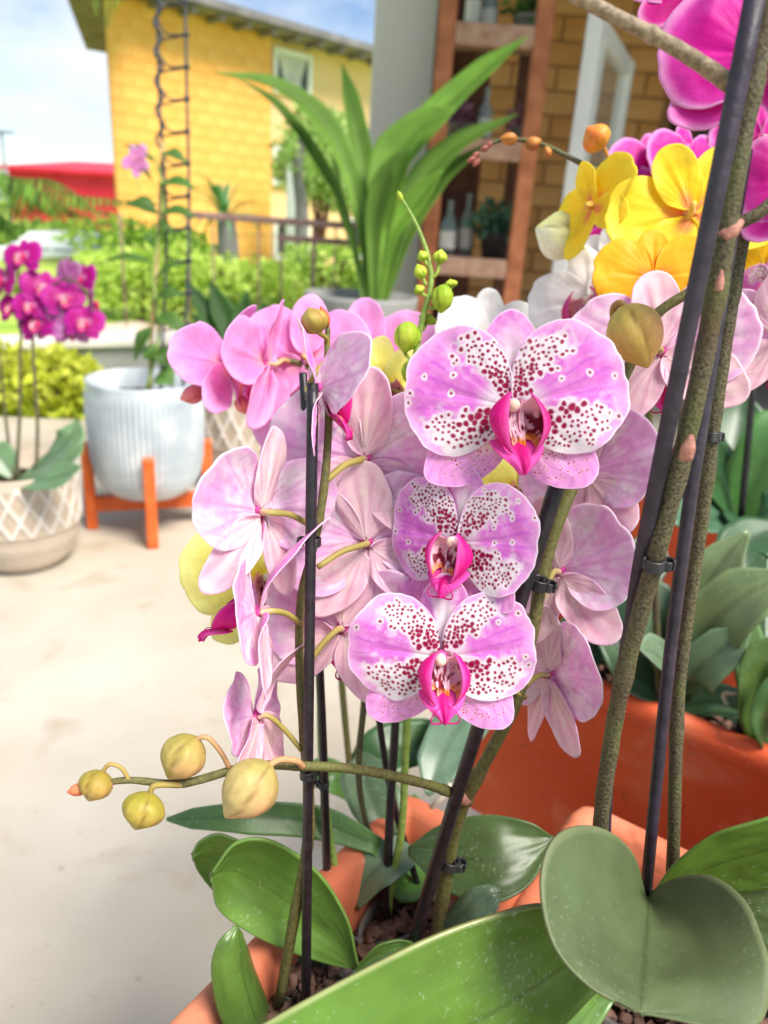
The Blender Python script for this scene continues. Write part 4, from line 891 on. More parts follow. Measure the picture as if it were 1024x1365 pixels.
# ================================================================== shop front
YS = 4.3; pl_, pr_ = ony(499, 30, YS), ony(586, 30, YS)
t = thing('grey_pillar', 'smooth grey square pillar at the edge of the shop', 'pillar', ((pl_[0] + pr_[0]) / 2, YS + .2, 0))
v, f = box(((pl_[0] + pr_[0]) / 2, YS + .2, 1.4), (pr_[0] - pl_[0], .4, 2.8), 0, .006); obj('shaft', v, f, M['pillar'], t, smooth=False)
v, f = box(((pl_[0] + pr_[0]) / 2, YS + .2, .05), (pr_[0] - pl_[0] + .03, .43, .1), 0, .006); obj('plinth', v, f, M['pillar'], t, smooth=False)
YW = 6.1; xl, xr = pr_[0] - .05, ony(897, 150, YW)[0]
t = thing('block_wall', 'tan block wall at the back of the shop', 'wall', ((xl + xr) / 2, YW + .1, 0))
v, f = box(((xl + xr) / 2, YW + .1, 1.4), (xr - xl, .16, 2.8)); wb = obj('wall_body', v, f, M['tanjoint'], t, smooth=False)
bw, bh = .32, .155; bmm = [new_mesh('block', *box((0, 0, 0), (wd - .014, .03, bh - .014), 0, .005), M[m], smooth=False) for m in ('tan', 'tan2') for wd in (bw, bw / 2)]
for r_ in range(17):
    x = xl; first = True
    while x < xr - .1:
        half = (first and r_ % 2) or (xr - x < bw); wd = bw / 2 if half else bw
        if x + wd > xr + .02: break
        o = link('block', bmm[2 * random.randint(0, 1) + (1 if half else 0)], wb); o.location = np.array([x + wd / 2, YW + .01, .06 + (r_ + .5) * bh]) - off(wb); x += wd; first = False
t = thing('shop_shell', 'dim timber shop interior behind the shelf', 'shop', (2.2, 6.6, 0))
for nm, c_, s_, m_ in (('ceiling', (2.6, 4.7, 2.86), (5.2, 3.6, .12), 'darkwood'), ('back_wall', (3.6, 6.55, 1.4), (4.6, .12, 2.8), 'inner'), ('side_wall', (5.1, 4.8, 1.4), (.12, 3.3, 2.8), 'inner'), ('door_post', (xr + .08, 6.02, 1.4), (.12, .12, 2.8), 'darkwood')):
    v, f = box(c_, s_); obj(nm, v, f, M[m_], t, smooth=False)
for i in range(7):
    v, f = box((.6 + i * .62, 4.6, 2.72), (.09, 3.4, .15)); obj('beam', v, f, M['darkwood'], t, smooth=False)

# timber shelf
YH = 3.75; xa, xb = ony(597, 20, YH)[0], ony(727, 20, YH)[0]
sh = thing('timber_shelf', 'open brown timber shelf unit with bottles and small plants beside the pillar', 'shelf', ((xa + xb) / 2, YH + .2, 0))
for x in (xa, xb):
    for y_ in (YH, YH + .42):
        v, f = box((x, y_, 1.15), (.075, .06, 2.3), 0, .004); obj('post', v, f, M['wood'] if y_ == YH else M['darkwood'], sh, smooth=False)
zsf = [float(ony(655, y, YH)[2]) for y in (48, 200, 358, 520)]
for z in zsf:
    v, f = box(((xa + xb) / 2, YH - .005, z), (xb - xa - .075, .045, .085), 0, .004); obj('shelf_rail', v, f, M['wood2'], sh, smooth=False)
    for k in range(3):
        v, f = box(((xa + xb) / 2, YH + .09 + k * .125, z + .02), (xb - xa + .06, .118, .022), 0, .002); obj('shelf_board', v, f, M['wood2'], sh, smooth=False)
sx = xb - xa
v, f = box((xa + .13, YH + .47, 1.15), (.24, .02, 2.3)); obj('shade_panel', v, f, M['darkwood'], sh, smooth=False)  # added dark sheet standing in for the gloom behind the open shelf
def bottle(x, y, z, h, r, label, m='bottle'):
    t = thing('bottle', label, 'bottle', (x, y, z)); v, f = lathe([(.001, 0), (r, .0), (r, h * .55), (r * .85, h * .64), (r * .35, h * .76), (r * .33, h * .95), (r * .4, h * .96), (r * .4, h), (.001, h)], (x, y, z), 20); obj('glass', v, f, M[m], t)
    v, f = lathe([(r * 1.01, h * .15), (r * 1.015, h * .16), (r * 1.015, h * .45), (r * 1.01, h * .46)], (x, y, z), 20); obj('label_band', v, f, M['curtain'], t)
def mini_pot(x, y, z, r, label, c1, c2, n=120, size=.05, potm='greyp'):
    t = thing('small_pot_plant', label, 'pot plant', (x, y, z)); v, f = lathe([(.001, 0), (r * .75, 0), (r, r * 1.5), (r * 1.08, r * 1.5), (r * 1.08, r * 1.75), (r * .95, r * 1.75), (r * .9, r * 1.5), (.001, r * 1.5)], (x, y, z), 22); obj('pot', v, f, M[potm], t)
    v, f, c = leaf_cloud((x, y, z + r * 2.3), (r * 1.6, r * 1.5, r * 1.2), n, size, c1, c2, int(z * 100) + n, .1); obj('foliage', v, f, M['softleaf'], t, col=c, smooth=False)
zt = [z + .032 for z in zsf]
bottle(xa + .12, YH + .2, zt[0], .30, .035, 'pale green bottle on the top shelf board nearest the pillar')
bottle(xa + .20, YH + .25, zt[0], .26, .035, 'slim bottle on the top shelf board beside a dark plant')
mini_pot(xa + .36, YH + .2, zt[0], .055, 'dark small plant in a pot on the top shelf board', G4, G3)
bottle(xa + .22, YH + .16, zt[1], .24, .035, 'pale bottle on the second shelf board'); mini_pot(xa + .09, YH + .17, zt[1], .05, 'dried purple flower pot on the second shelf board', lin(120, 66, 92), lin(168, 120, 140), 160, .05)
mini_pot(xa + .40, YH + .2, zt[1], .05, 'pot of dusky pink flowers on the second shelf board', lin(150, 90, 110), lin(190, 140, 150), 160, .05)
bottle(xa + .10, YH + .2, zt[2], .26, .04, 'white glass bottle on the third shelf board by the pillar'); bottle(xa + .19, YH + .24, zt[2], .3, .032, 'tall pale bottle on the third shelf board')
mini_pot(xa + .33, YH + .16, zt[2], .075, 'bushy blue green plant in a dark pot on the third shelf board', lin(50, 90, 70), lin(100, 140, 110), 260, .06, 'dark')
mini_pot(xa + .15, YH + .2, zt[3], .06, 'small terracotta pot plant on the lowest shelf board', G4, G3, 140, .05, 'terra'); mini_pot(xa + .38, YH + .2, zt[3], .06, 'second terracotta pot plant on the lowest shelf board', G3, G1, 140, .05, 'terra')

# white casement with glass
j0, j1 = ony(797, 20, 3.95), ony(836, 90, 4.9); zt0, zb0 = float(ony(797, 18, 3.95)[2]), .35
t = thing('white_casement', 'white framed glass casement standing open beside the timber shelf', 'window', (j0[0], 3.95, zb0 - .35))
dirv = np.array([j1[0] - j0[0], 4.9 - 3.95]); L = np.linalg.norm(dirv); aw = math.atan2(dirv[1], dirv[0]); mid = np.array([(j0[0] + j1[0]) / 2, (3.95 + 4.9) / 2])
for p in (j0, j1): 
    v, f = box((p[0], p[1], (zt0 + 0) / 2), (.09, .07, zt0), aw, .004); obj('stile', v, f, M['white'], t, smooth=False)
for z in (zt0 - .04, .35): v, f = box((*mid, z), (L - .09, .06, .08), aw, .004); obj('cross_rail', v, f, M['white'], t, smooth=False)
v, f = box((*(mid - dirv * .34), 1.1), (.035, .05, zt0 * .9), aw); obj('glazing_bead', v, f, M['white'], t, smooth=False)
v, f = box((*mid, (zt0 + .35) / 2), (L - .08, .008, zt0 - .42), aw); obj('pane', v, f, M['pane'], t, smooth=False)

# ================================================================== planters on the bench
ZR = .58
E1 = np.array([.55, .835]); E1 /= np.linalg.norm(E1); E2 = np.array([E1[1], -E1[0]])
def rrect(l1, l2, r, n=5):
    pts = []
    for cx, cy, a0 in ((l1 - r, l2 - r, 0), (r, l2 - r, 90), (r, r, 180), (l1 - r, r, 270)):
        for k in range(n + 1):
            a = R(a0 + 90 * k / n); pts.append((cx + r * math.cos(a), cy + r * math.sin(a)))
    return np.array(pts)
def planter(corner, l1, l2, h, label, m='terra', zr=ZR, rim=.010):
    """trough with its near left corner at `corner`, l1 along E1 and l2 along E2"""
    corner = np.asarray(corner, float); t = thing('terracotta_planter', label, 'planter', (*(corner + E1 * l1 / 2 + E2 * l2 / 2), zr - h))
    cen = np.array([l1 / 2, l2 / 2]); rings = []
    def ring(ins, z):
        p = rrect(l1 - 2 * ins, l2 - 2 * ins, max(.006, .022 - ins)) + ins; w_ = corner + p[:, :1] * E1 + p[:, 1:] * E2
        return np.c_[w_, np.full(len(w_), z)]
    spec = [(.018, zr - h), (.016, zr - h + .004), (.007, zr - .034), (.006, zr - .031), (.0, zr - .027), (-.001, zr - .008), (.002, zr - .002), (.006, zr), (.014, zr - .001), (.019, zr - .006), (.021, zr - .03), (.026, zr - h + .02)]
    rings = [ring(i, z) for i, z in spec]; n = len(rings[0]); v = np.vstack(rings)
    f = [[i * n + (j + 1) % n, i * n + j, (i + 1) * n + j, (i + 1) * n + (j + 1) % n] for i in range(len(rings) - 1) for j in range(n)]
    f += [list(range(n)), [(len(rings) - 1) * n + j for j in range(n)][::-1]]
    v = v + (np.random.default_rng(5).normal(size=v.shape) * .0004)
    obj('trough', v, f, M[m], t); 
    p = rrect(l1 - .05, l2 - .05, .01) + .025; w_ = corner + p[:, :1] * E1 + p[:, 1:] * E2
    v = np.c_[w_, np.full(len(w_), zr - .062)]; v = np.vstack([v, v - [0, 0, .02]]); n = len(w_)
    obj('potting_mix', v, [list(range(n))[::-1], list(range(n, 2 * n))] + [[j, (j + 1) % n, n + (j + 1) % n, n + j] for j in range(n)], M['soil'], t)
    rng = np.random.default_rng(int(l1 * 1000)); parts = []
    for k in range(int(l1 * l2 * 9000)):
        q = corner + E1 * rng.uniform(.035, l1 - .035) + E2 * rng.uniform(.035, l2 - .035); s_ = rng.uniform(.005, .014)
        v, f = box((0, 0, 0), (s_, s_ * rng.uniform(.5, .9), s_ * .5), 0, s_ * .12); v = v + rng.normal(size=v.shape) * s_ * .08
        A_ = np.array(Matrix.Rotation(rng.uniform(0, 6.3), 3, 'Z') @ Matrix.Rotation(rng.uniform(-.6, .6), 3, 'X')); v = v @ A_.T + [*q, zr - .058 + rng.uniform(0, .012)]; parts.append((v, f))
    v, f = join(parts); kind(obj('bark_chips', v, f, M['bark'], t), 'stuff')
    return t
OAB = np.array([-.092, .287]) - E1 * .13
planter(OAB, .350, .122, .245, 'narrow terracotta planter holding the two spotted pink orchids')
CC = np.array([.162, .447]) + E1 * .028 - E2 * .004; planter(CC - E1 * .43, .43, .34, .245, 'terracotta planter under the large heart shaped leaf')
planter(np.array([.211, .638]) - E2 * .135, .20, .62, .245, 'long red terracotta planter behind the centre stakes', 'terra2')
q = onz(905, 850, ZR - .03); planter(q[:2] - E2 * .02, .15, .5, .215, 'terracotta planter between the red planter and the distant one', 'terra2', zr=ZR - .03)
q = onz(955, 655, ZR); planter(q[:2] - E2 * .16, .2, .7, .245, 'distant terracotta planter with dark leaved orchids', 'terra2')
bench = thing('slatted_bench', 'grey timber bench carrying the terracotta planters', 'bench', (*(OAB + E1 * .5 + E2 * .6), 0))
for k in range(11):
    c_ = OAB + E1 * (.03 + k * .115) + E2 * .62; c_ = c_ + E2 * .02
    v, f = box((*c_, ZR - .245 - .0145), (1.22, .105, .024), math.atan2(E2[1], E2[0]), .003); obj('slat', v, f, M['darkwood'], bench, smooth=False)
for a_, b_ in ((.06, .08), (1.1, .08), (.06, 1.18), (1.1, 1.18)):
    c_ = OAB + E1 * a_ + E2 * b_; v, f = box((*c_, (ZR - .272) / 2), (.06, .06, ZR - .272), math.atan2(E2[1], E2[0]), .004); obj('leg', v, f, M['wood2'], bench, smooth=False)
def nursery_pot(px, py, z, r, label):
    c_ = onz(px, py, z); t = thing('nursery_pot', label, 'pot', (c_[0], c_[1], z - .085))
    v, f = lathe([(r * .75, -.085), (r * .98, -.006), (r * 1.04, -.005), (r * 1.05, 0), (r * 1.0, .0005), (r * .96, -.006), (r * .72, -.083)], c_, 48); obj('pot_wall', v, f, M['clear'], t)
    rng = np.random.default_rng(int(px)); parts = []
    for k in range(420):
        a, q = rng.uniform(0, 6.28), r * .9 * math.sqrt(rng.random()); s_ = rng.uniform(.005, .014)
        v, f = box((0, 0, 0), (s_, s_ * rng.uniform(.5, .9), s_ * .55), 0, s_ * .14); v = v + rng.normal(size=v.shape) * s_ * .09
        A_ = np.array(Matrix.Rotation(rng.uniform(0, 6.3), 3, 'Z') @ Matrix.Rotation(rng.uniform(-.8, .8), 3, 'Y')); parts.append((v @ A_.T + c_ + [q * math.cos(a), q * math.sin(a), rng.uniform(-.05, -.008)], f))
    v, f = join(parts); kind(obj('bark_chips', v, f, M['bark'], t), 'stuff')
nursery_pot(556, 1250, ZR - .05, .040, 'clear plastic nursery pot of bark at the foot of the flowering centre spike')
nursery_pot(502, 1190, ZR - .05, .040, 'clear plastic nursery pot of bark behind the yellow flowered spikes')
nursery_pot(395, 1330, ZR - .02, .038, 'clear plastic nursery pot of bark at the foot of the left spike')
nursery_pot(850, 1270, ZR - .02, .055, 'clear plastic nursery pot under the large heart shaped leaf')

# ================================================================== the orchids in focus
LG, LG2, LDG, LGY = lin(84, 132, 58), lin(104, 148, 74), lin(58, 98, 52), lin(112, 140, 112)
# ---- left spike
pA = thing('orchid_plant', 'pink orchid spike with flowers turned away, tied to the straight black stake', 'orchid', P(374, 1330, .45))
stem(pA, [(372, 1338, .45), (392, 1225, .425), (412, 1110, .40), (408, 1010, .385), (400, 900, .375), (401, 800, .368), (418, 730, .362), (432, 650, .36), (438, 560, .36), (436, 450, .36)], [14, 15, 15, 14, 12, 11, 11, 12, 10, 8], 'stemgreen', nodes=(.22, .36, .55, .72))
flower(pA, 'spot', 345, 682, .352, 256, -126, -4, 4, hi=1, seed=11, ped=(410, 698, .362), dors_b=.115, cup=-.06, petal_b=.25, petal_a=.235, lsep_b=.12, lsep_ang=52, wave=.035)
flower(pA, 'spot', 342, 818, .352, 246, -84, 8, 0, hi=1, seed=12, ped=(402, 832, .368), dors_lay=-.42, lip=.85, petal_b=.27, lip_pitch=48, cup=.10)
flower(pA, 'spot', 340, 956, .374, 210, -99, 6, 4, hi=1, seed=13, ped=(402, 1000, .382), dors_lay=-.38, petal_b=.24, lip=.0)
flower(pA, 'spot', 428, 520, .35, 206, 98, 0, 0, hi=1, seed=14, ped=(437, 478, .36), cup=.30, petal_b=.26, dors_lay=-.12, lsep_ang=60, lsep_b=.11, wave=.03)
flower(pA, 'spot', 487, 612, .385, 262, 166, -6, 6, hi=1, seed=15, wave=.035, lsep_b=.15, ped=(436, 640, .36), cup=.0)
flower(pA, 'spot', 490, 724, .385, 236, 172, -2, -8, hi=1, seed=16, wave=.04, dors_b=.16, dors_ang=96, ped=(424, 756, .362), cup=.0)
flower(pA, 'spot', 458, 838, .39, 240, 160, 4, 8, hi=1, seed=17, wave=.035, dors_b=.15, ped=(408, 890, .374), cup=.0)
stem(pA, [(436, 455, .36), (437, 440, .36), (434, 425, .358)], [8, 7, 6], 'stemgreen', n=12)
bud(pA, (424, 444, .352), (412, 410, .352), 40, lin(176, 142, 70), lin(150, 134, 66), ped=[(436, 452, .358), (437, 462, .36)], pw=7, twist=.6)
bud(pA, (438, 434, .358), (427, 408, .357), 13, lin(226, 110, 74), lin(216, 90, 60))
LA = lin(96, 130, 54)
leaf(pA, [(478, 1288, .455), (462, 1225, .445), (425, 1165, .435), (365, 1122, .425), (315, 1122, .42), (280, 1165, .418)], [(476, 1290, .46), (448, 1252, .455), (400, 1212, .45), (352, 1180, .442), (312, 1160, .435), (281, 1168, .419)],
     [(474, 1292, .46), (432, 1284, .455), (380, 1266, .445), (330, 1242, .435), (292, 1212, .428), (281, 1172, .42)], LA, seed=21)
leaf(pA, [(420, 1225, .475), (360, 1150, .47), (300, 1112, .465), (268, 1120, .46), (256, 1140, .458)], [(420, 1240, .48), (350, 1180, .475), (300, 1150, .47), (272, 1140, .465), (257, 1142, .459)], [(420, 1255, .48), (340, 1215, .478), (295, 1195, .474), (266, 1165, .466), (257, 1144, .46)], LA * .9, seed=22)
leaf(pA, [(352, 1385, .42), (300, 1370, .41), (282, 1300, .405), (290, 1258, .405), (313, 1234, .41)], [(352, 1385, .425), (336, 1350, .418), (322, 1300, .412), (318, 1262, .41), (316, 1235, .411)], [(362, 1370, .45), (356, 1340, .448), (340, 1290, .44), (328, 1258, .43), (318, 1236, .412)], LA * .95, seed=23)
leaf(pA, [(440, 1340, .46), (380, 1330, .46), (335, 1300, .465), (322, 1262, .47)], [(445, 1325, .475), (400, 1300, .475), (360, 1275, .475), (330, 1260, .472)], [(455, 1300, .47), (420, 1262, .475), (380, 1242, .478), (335, 1255, .473)], lin(64, 92, 62), seed=24)
stake([(408, 1330, .442), (411, 1000, .378), (414, 750, .354), (417, 511, .342)], 13, 16, 'straight black stake with a clip, its cut top beside the brownish bud', clips=[(418, 722, .3545, 9, 1.6), (410, 1032, .381, 9, -1.3)])
# ---- centre spike
pB = thing('orchid_plant', 'spotted pink orchid with three open flowers facing forward and a long bud branch', 'orchid', P(580, 1262, .485))
stem(pB, [(582, 1262, .485), (594, 1170, .462), (612, 1085, .44), (650, 1010, .42), (690, 930, .40), (712, 830, .388), (722, 770, .385), (745, 690, .38), (772, 630, .38), (800, 560, .385), (838, 490, .385), (870, 425, .378), (915, 392, .374), (940, 380, .372)], [18, 20, 19, 17, 17, 17, 18, 18, 17, 16, 15, 14, 13, 11], 'stemgreen', n=80, nodes=(.2, .46, .55, .66))
stem(pB, [(626, 1068, .436), (600, 1056, .425), (560, 1043, .408), (480, 1026, .382), (400, 1021, .362), (330, 1022, .352), (244, 1044, .345), (170, 1040, .342), (112, 1049, .34)], [15, 14, 13, 13, 12, 12, 11, 9, 7], 'stemgreen', n=60, nodes=(.16, .5, .75))
bract(pB, (622, 1066, .434), (596, 1055, .424), 17)
Y1, Y2 = lin(172, 150, 84), lin(204, 154, 108)
bud(pB, (360, 1018, .340), (300, 1090, .333), 76, lin(184, 160, 104), lin(208, 156, 114), ped=[(372, 1013, .346), (394, 1014, .352), (404, 1022, .36)], pw=9, pedc=lin(206, 156, 112), twist=1.5)
bud(pB, (262, 983, .343), (224, 1038, .341), 62, Y1, Y2, ped=[(276, 983, .342), (294, 1002, .344), (306, 1024, .349)], pw=7, pedc=lin(196, 156, 108), twist=1.1)
bud(pB, (201, 1057, .341), (180, 1106, .338), 58, lin(170, 150, 64), lin(184, 152, 80), ped=[(205, 1048, .34), (226, 1046, .341), (246, 1046, .345)], pw=8, pedc=lin(172, 150, 84), twist=1.65)
bud(pB, (137, 1028, .34), (118, 1068, .338), 46, lin(168, 142, 66), lin(186, 146, 82), ped=[(146, 1019, .339), (162, 1024, .34), (172, 1040, .342)], pw=6, pedc=lin(180, 152, 88), twist=1.0)
bud(pB, (116, 1050, .34), (89, 1056, .338), 17, lin(236, 140, 100), lin(226, 120, 84))
bract(pB, (150, 1046, .341), (128, 1052, .338), 10)
flower(pB, 'spot', 682, 545, .345, 288, -3, 4, 0, hi=2, seed=31, ped=(768, 636, .38), petal_up=13, asym=.05, lip_yaw=16, lip=.94, tendril=0)
flower(pB, 'spot', 610, 724, .352, 222, -36, 0, -6, hi=2, seed=32, ped=(718, 742, .382), petal_up=4, petal_b=.32, asym=.02, lip=.98, lip_yaw=8, wave=.035)
flower(pB, 'spot', 588, 878, .345, 246, -6, 4, -2, hi=2, seed=33, ped=(700, 930, .40), petal_up=11, asym=.03, lip_yaw=14, lip=.94, wave=.026)
flower(pB, 'spot', 784, 632, .40, 208, 130, 4, -4, hi=1, seed=34, ped=(760, 650, .381), cup=.0, lsep_b=.15, lsep_ang=48, wave=.035)
flower(pB, 'spot', 748, 762, .40, 220, 136, 0, -8, hi=1, seed=35, ped=(716, 820, .389), cup=.0, lsep_b=.145, lsep_ang=54, wave=.035)
flower(pB, 'spot', 736, 898, .405, 208, 114, 0, -2, hi=1, seed=36, ped=(694, 925, .40), cup=.0, lsep_b=.12, lsep_ang=62, lip_pitch=20, wave=.035)
flower(pB, 'spot', 880, 470, .42, 232, 160, 0, -6, hi=1, seed=37, ped=(852, 470, .385), cup=.0, lsep_b=.17)
bud(pB, (832, 408, .366), (864, 490, .360), 74, lin(214, 176, 92), lin(220, 156, 102), ped=[(826, 404, .365), (818, 412, .368), (822, 430, .374), (850, 440, .378)], pw=10, pedc=lin(176, 132, 80), twist=1.25)
bud(pB, (934, 382, .370), (966, 383, .367), 30, lin(226, 104, 66), lin(216, 86, 52)); bud(pB, (938, 384, .370), (916, 403, .366), 16, lin(226, 84, 66), lin(216, 66, 52))
leaf(pB, [(545, 1128, .505), (590, 1098, .50), (650, 1086, .495), (705, 1096, .49), (738, 1116, .49)], [(545, 1132, .505), (600, 1142, .49), (660, 1146, .48), (710, 1135, .485), (738, 1118, .49)], [(545, 1140, .505), (590, 1185, .478), (650, 1205, .462), (705, 1180, .47), (738, 1122, .49)], lin(76, 98, 48), seed=25)
leaf(pB, [(575, 1250, .485), (615, 1195, .46), (645, 1180, .455), (665, 1185, .455)], [(580, 1255, .485), (622, 1215, .455), (650, 1200, .45), (668, 1188, .452)], [(585, 1262, .485), (632, 1240, .45), (658, 1222, .445), (670, 1192, .45)], lin(100, 122, 92), seed=26)
leaf(pB, [(470, 1296, .465), (500, 1262, .465), (530, 1252, .468), (560, 1258, .47)], [(470, 1298, .465), (510, 1280, .465), (540, 1270, .468), (565, 1262, .47)], [(470, 1302, .462), (520, 1300, .462), (555, 1290, .465), (570, 1270, .47)], LA, seed=27)
stake([(548, 1268, .478), (600, 1090, .43), (650, 930, .39), (700, 780, .372), (752, 615, .358)], 17, 22, 'thick slanted black stake behind the open spotted flowers', clips=[(600, 1150, .452, 11, -1.2), (718, 778, .3765, 12, -1.2)])

# ---- slim yellow flowered orchids behind
pD = thing('orchid_plant', 'pale lemon orchid behind the left pink spike', 'orchid', P(468, 1205, .53))
stem(pD, [(470, 1205, .53), (452, 1180, .52), (436, 1090, .51), (428, 1000, .50), (426, 920, .495), (420, 850, .49), (395, 780, .48), (372, 750, .475)], [11, 11, 10, 9, 9, 8, 7, 5], 'stembright')
flower(pD, 'lemon', 358, 768, .465, 226, 6, 6, 10, hi=1, seed=41, petal_b=.27, lip=.8)
flower(pD, 'lemon', 398, 660, .47, 150, -30, 0, 0, hi=1, seed=42); stem(pD, [(395, 780, .48), (410, 720, .49), (397, 672, .495)], [6, 5, 4], 'stembright', n=14)
strap(pD, [(505, 1128, .53), (430, 1098, .52), (330, 1090, .505), (222, 1092, .50)], [(0, .012), (.3, .022), (.65, .0215), (.9, .013), (1, .002)], lin(98, 136, 72), fold=.08, nu=30, nv=13, seed=43, nrm=UP * .45 - FW)
strap(pD, [(505, 1130, .53), (540, 1180, .55), (560, 1130, .58), (552, 1060, .62)], [(0, .012), (.4, .03), (.8, .03), (1, .004)], lin(96, 150, 70), seed=44)
strap(pD, [(520, 1120, .55), (505, 1080, .56), (490, 1040, .575), (482, 1002, .59)], [(0, .02), (.4, .040), (.75, .042), (1, .004)], lin(104, 130, 92), seed=45)
strap(pD, [(470, 1205, .53), (500, 1160, .525), (530, 1140, .53), (548, 1130, .54)], [(0, .012), (.4, .03), (.8, .024), (1, .004)], lin(116, 140, 108), seed=46)
stake([(437, 1200, .525), (428, 930, .455), (404, 497, .385)], 12, 11, 'thin black stake standing behind the left pink spike', clips=[(431, 1045, .482, 7, 1.8)])
pE = thing('orchid_plant', 'yellow orchid with a tall spike of green buds behind the open flowers', 'orchid', P(516, 1252, .54))
stem(pE, [(514, 1255, .54), (520, 1190, .53), (535, 1110, .52), (541, 1000, .51), (545, 900, .505), (548, 760, .50), (546, 620, .495), (548, 520, .49), (560, 440, .485), (575, 370, .48), (560, 310, .48), (532, 258, .48)], [11, 11, 10, 10, 9, 9, 9, 9, 8, 7, 5, 3], 'stembright', n=70, nodes=(.3, .5))
stem(pE, [(486, 932, .53), (478, 1020, .535), (484, 1080, .54), (498, 1120, .545), (530, 1170, .55)], [9, 9, 8, 8, 7], 'stem', n=30)
GB, GB2 = lin(152, 176, 44), lin(186, 200, 66)
for (b0, t0, wd, pd) in (((546, 430, .484), (538, 470, .48), 36, [(560, 455, .484)]), ((548, 478, .486), (566, 512, .482), 44, [(540, 470, .486), (552, 462, .487)]), ((592, 380, .478), (588, 418, .476), 30, [(594, 405, .478), (572, 412, .481)]), ((586, 352, .479), (588, 332, .477), 20, [(582, 365, .479), (574, 372, .480)]), ((564, 372, .479), (556, 352, .477), 18, [(568, 380, .479)]), ((602, 384, .49), (600, 372, .489), 18, [(590, 392, .486), (573, 395, .482)]), ((566, 348, .48), (560, 334, .478), 16, [(572, 356, .48)]), ((562, 392, .481), (555, 380, .479), 16, [(570, 396, .481)]), ((568, 432, .49), (574, 418, .489), 26, [(564, 440, .487)])):
    bud(pE, b0, t0, wd, GB, GB2, ped=pd, pw=5, pedc=lin(150, 170, 70), twist=wd * .3)
bud(pE, (536, 268, .48), (530, 254, .48), 8, GB2, GB)
flower(pE, 'lemon', 512, 516, .51, 150, 20, 0, 0, hi=1, seed=45, ped=(547, 530, .491)); flower(pE, 'lemon', 690, 652, .50, 150, 0, 0, 0, hi=1, seed=46); stem(pE, [(546, 640, .496), (610, 650, .51), (688, 655, .508)], [6, 5, 4], 'stembright', n=14)
flower(pE, 'lemon', 648, 770, .49, 190, 160, 0, 0, hi=1, seed=47, ped=(548, 790, .50))
stake([(515, 1240, .535), (520, 1080, .52), (527, 960, .508), (530, 800, .50)], 12, 11, 'upright black stake beside the green budded stem')
stake([(560, 1190, .56), (522, 1060, .535), (502, 935, .52), (494, 880, .515)], 9, 9, 'thin dark stake leaning behind the green stem')

# ---- right foreground plant
pC = thing('orchid_plant', 'large orchid with thick speckled stems, a magenta flower and a heart shaped leaf', 'orchid', P(868, 1215, .42))
stem(pC, [(806, 1190, .40), (800, 1112, .375), (812, 1010, .355), (832, 900, .335), (880, 720, .305), (925, 540, .285), (956, 380, .272), (988, 190, .258), (1022, 20, .248), (1034, -60, .245)], [20, 20, 22, 23, 25, 27, 28, 28, 29, 29], 'stem', n=70, nodes=(.33, .5, .66, .82))
stem(pC, [(890, 1225, .43), (897, 1150, .41), (905, 920, .38), (932, 720, .36), (952, 560, .345), (972, 420, .335), (992, 300, .325), (1010, 200, .32)], [15, 17, 17, 18, 20, 20, 21, 21], 'stem', n=60, nodes=(.25, .5, .75))
stem(pC, [(974, 112, .263), (930, 82, .258), (880, 52, .254), (820, 22, .25), (745, -18, .246)], [24, 21, 20, 19, 19], 'stempale', n=30, nodes=(.55,))
stem(pC, [(958, 312, .268), (985, 298, .266), (1010, 285, .264), (1040, 262, .262)], [15, 17, 17, 17], 'stem', n=20)
bract(pC, (962, 318, .266), (990, 294, .264), 20); bract(pC, (958, 388, .266), (962, 360, .264), 10); bract(pC, (914, 612, .282), (922, 580, .278), 16)
flower(pC, 'magenta', 1022, 78, .285, 268, -14, 0, -10, hi=1, seed=51, ped=(1016, 60, .25), lip=0, petal_up=2)
flower(pC, 'magenta', 1080, 246, .31, 190, -10, 0, 0, hi=1, seed=52, ped=(1010, 200, .32))
flower(pC, 'magenta', 940, -45, .30, 200, 160, 0, 0, hi=1, seed=53, lip=0); stem(pC, [(946, -50, .302), (990, -40, .27), (1030, -40, .246)], [8, 8], 'pedstem', n=10) if False else stem(pC, [(946, -50, .302), (990, -40, .27), (1030, -40, .246)], [8, 8], 'stempale', n=10)
HL = lin(88, 102, 66) * .9
leaf(pC, [(860, 1194, .40), (842, 1136, .365), (796, 1102, .33), (744, 1112, .308), (721, 1170, .294), (736, 1252, .283), (786, 1314, .276), (852, 1349, .272)],
     [(862, 1194, .402), (863, 1205, .375), (862, 1228, .345), (861, 1252, .322), (859, 1280, .303), (857, 1306, .288), (855, 1330, .278), (853, 1350, .272)],
     [(864, 1192, .40), (898, 1172, .37), (948, 1168, .345), (990, 1196, .322), (1014, 1244, .305), (1026, 1300, .29), (1000, 1372, .276), (855, 1352, .272)], HL, edge=lin(124, 128, 92), rib=lin(60, 76, 46), seed=31, m='matteleaf', th=.0012, nu=60, nv=41)
leaf(pC, [(815, 1300, .37), (790, 1245, .345), (735, 1208, .325), (655, 1220, .315), (560, 1254, .305), (450, 1310, .295), (345, 1368, .285), (250, 1430, .28)],
     [(815, 1305, .372), (800, 1268, .36), (765, 1280, .345), (715, 1310, .33), (650, 1350, .315), (560, 1400, .305), (450, 1455, .295), (260, 1470, .285)],
     [(815, 1310, .375), (795, 1320, .36), (755, 1360, .345), (710, 1405, .33), (640, 1450, .315), (550, 1500, .31), (440, 1520, .305), (270, 1500, .29)], lin(84, 117, 40), edge=lin(180, 176, 120), seed=32, th=.0018, nu=60, nv=41)
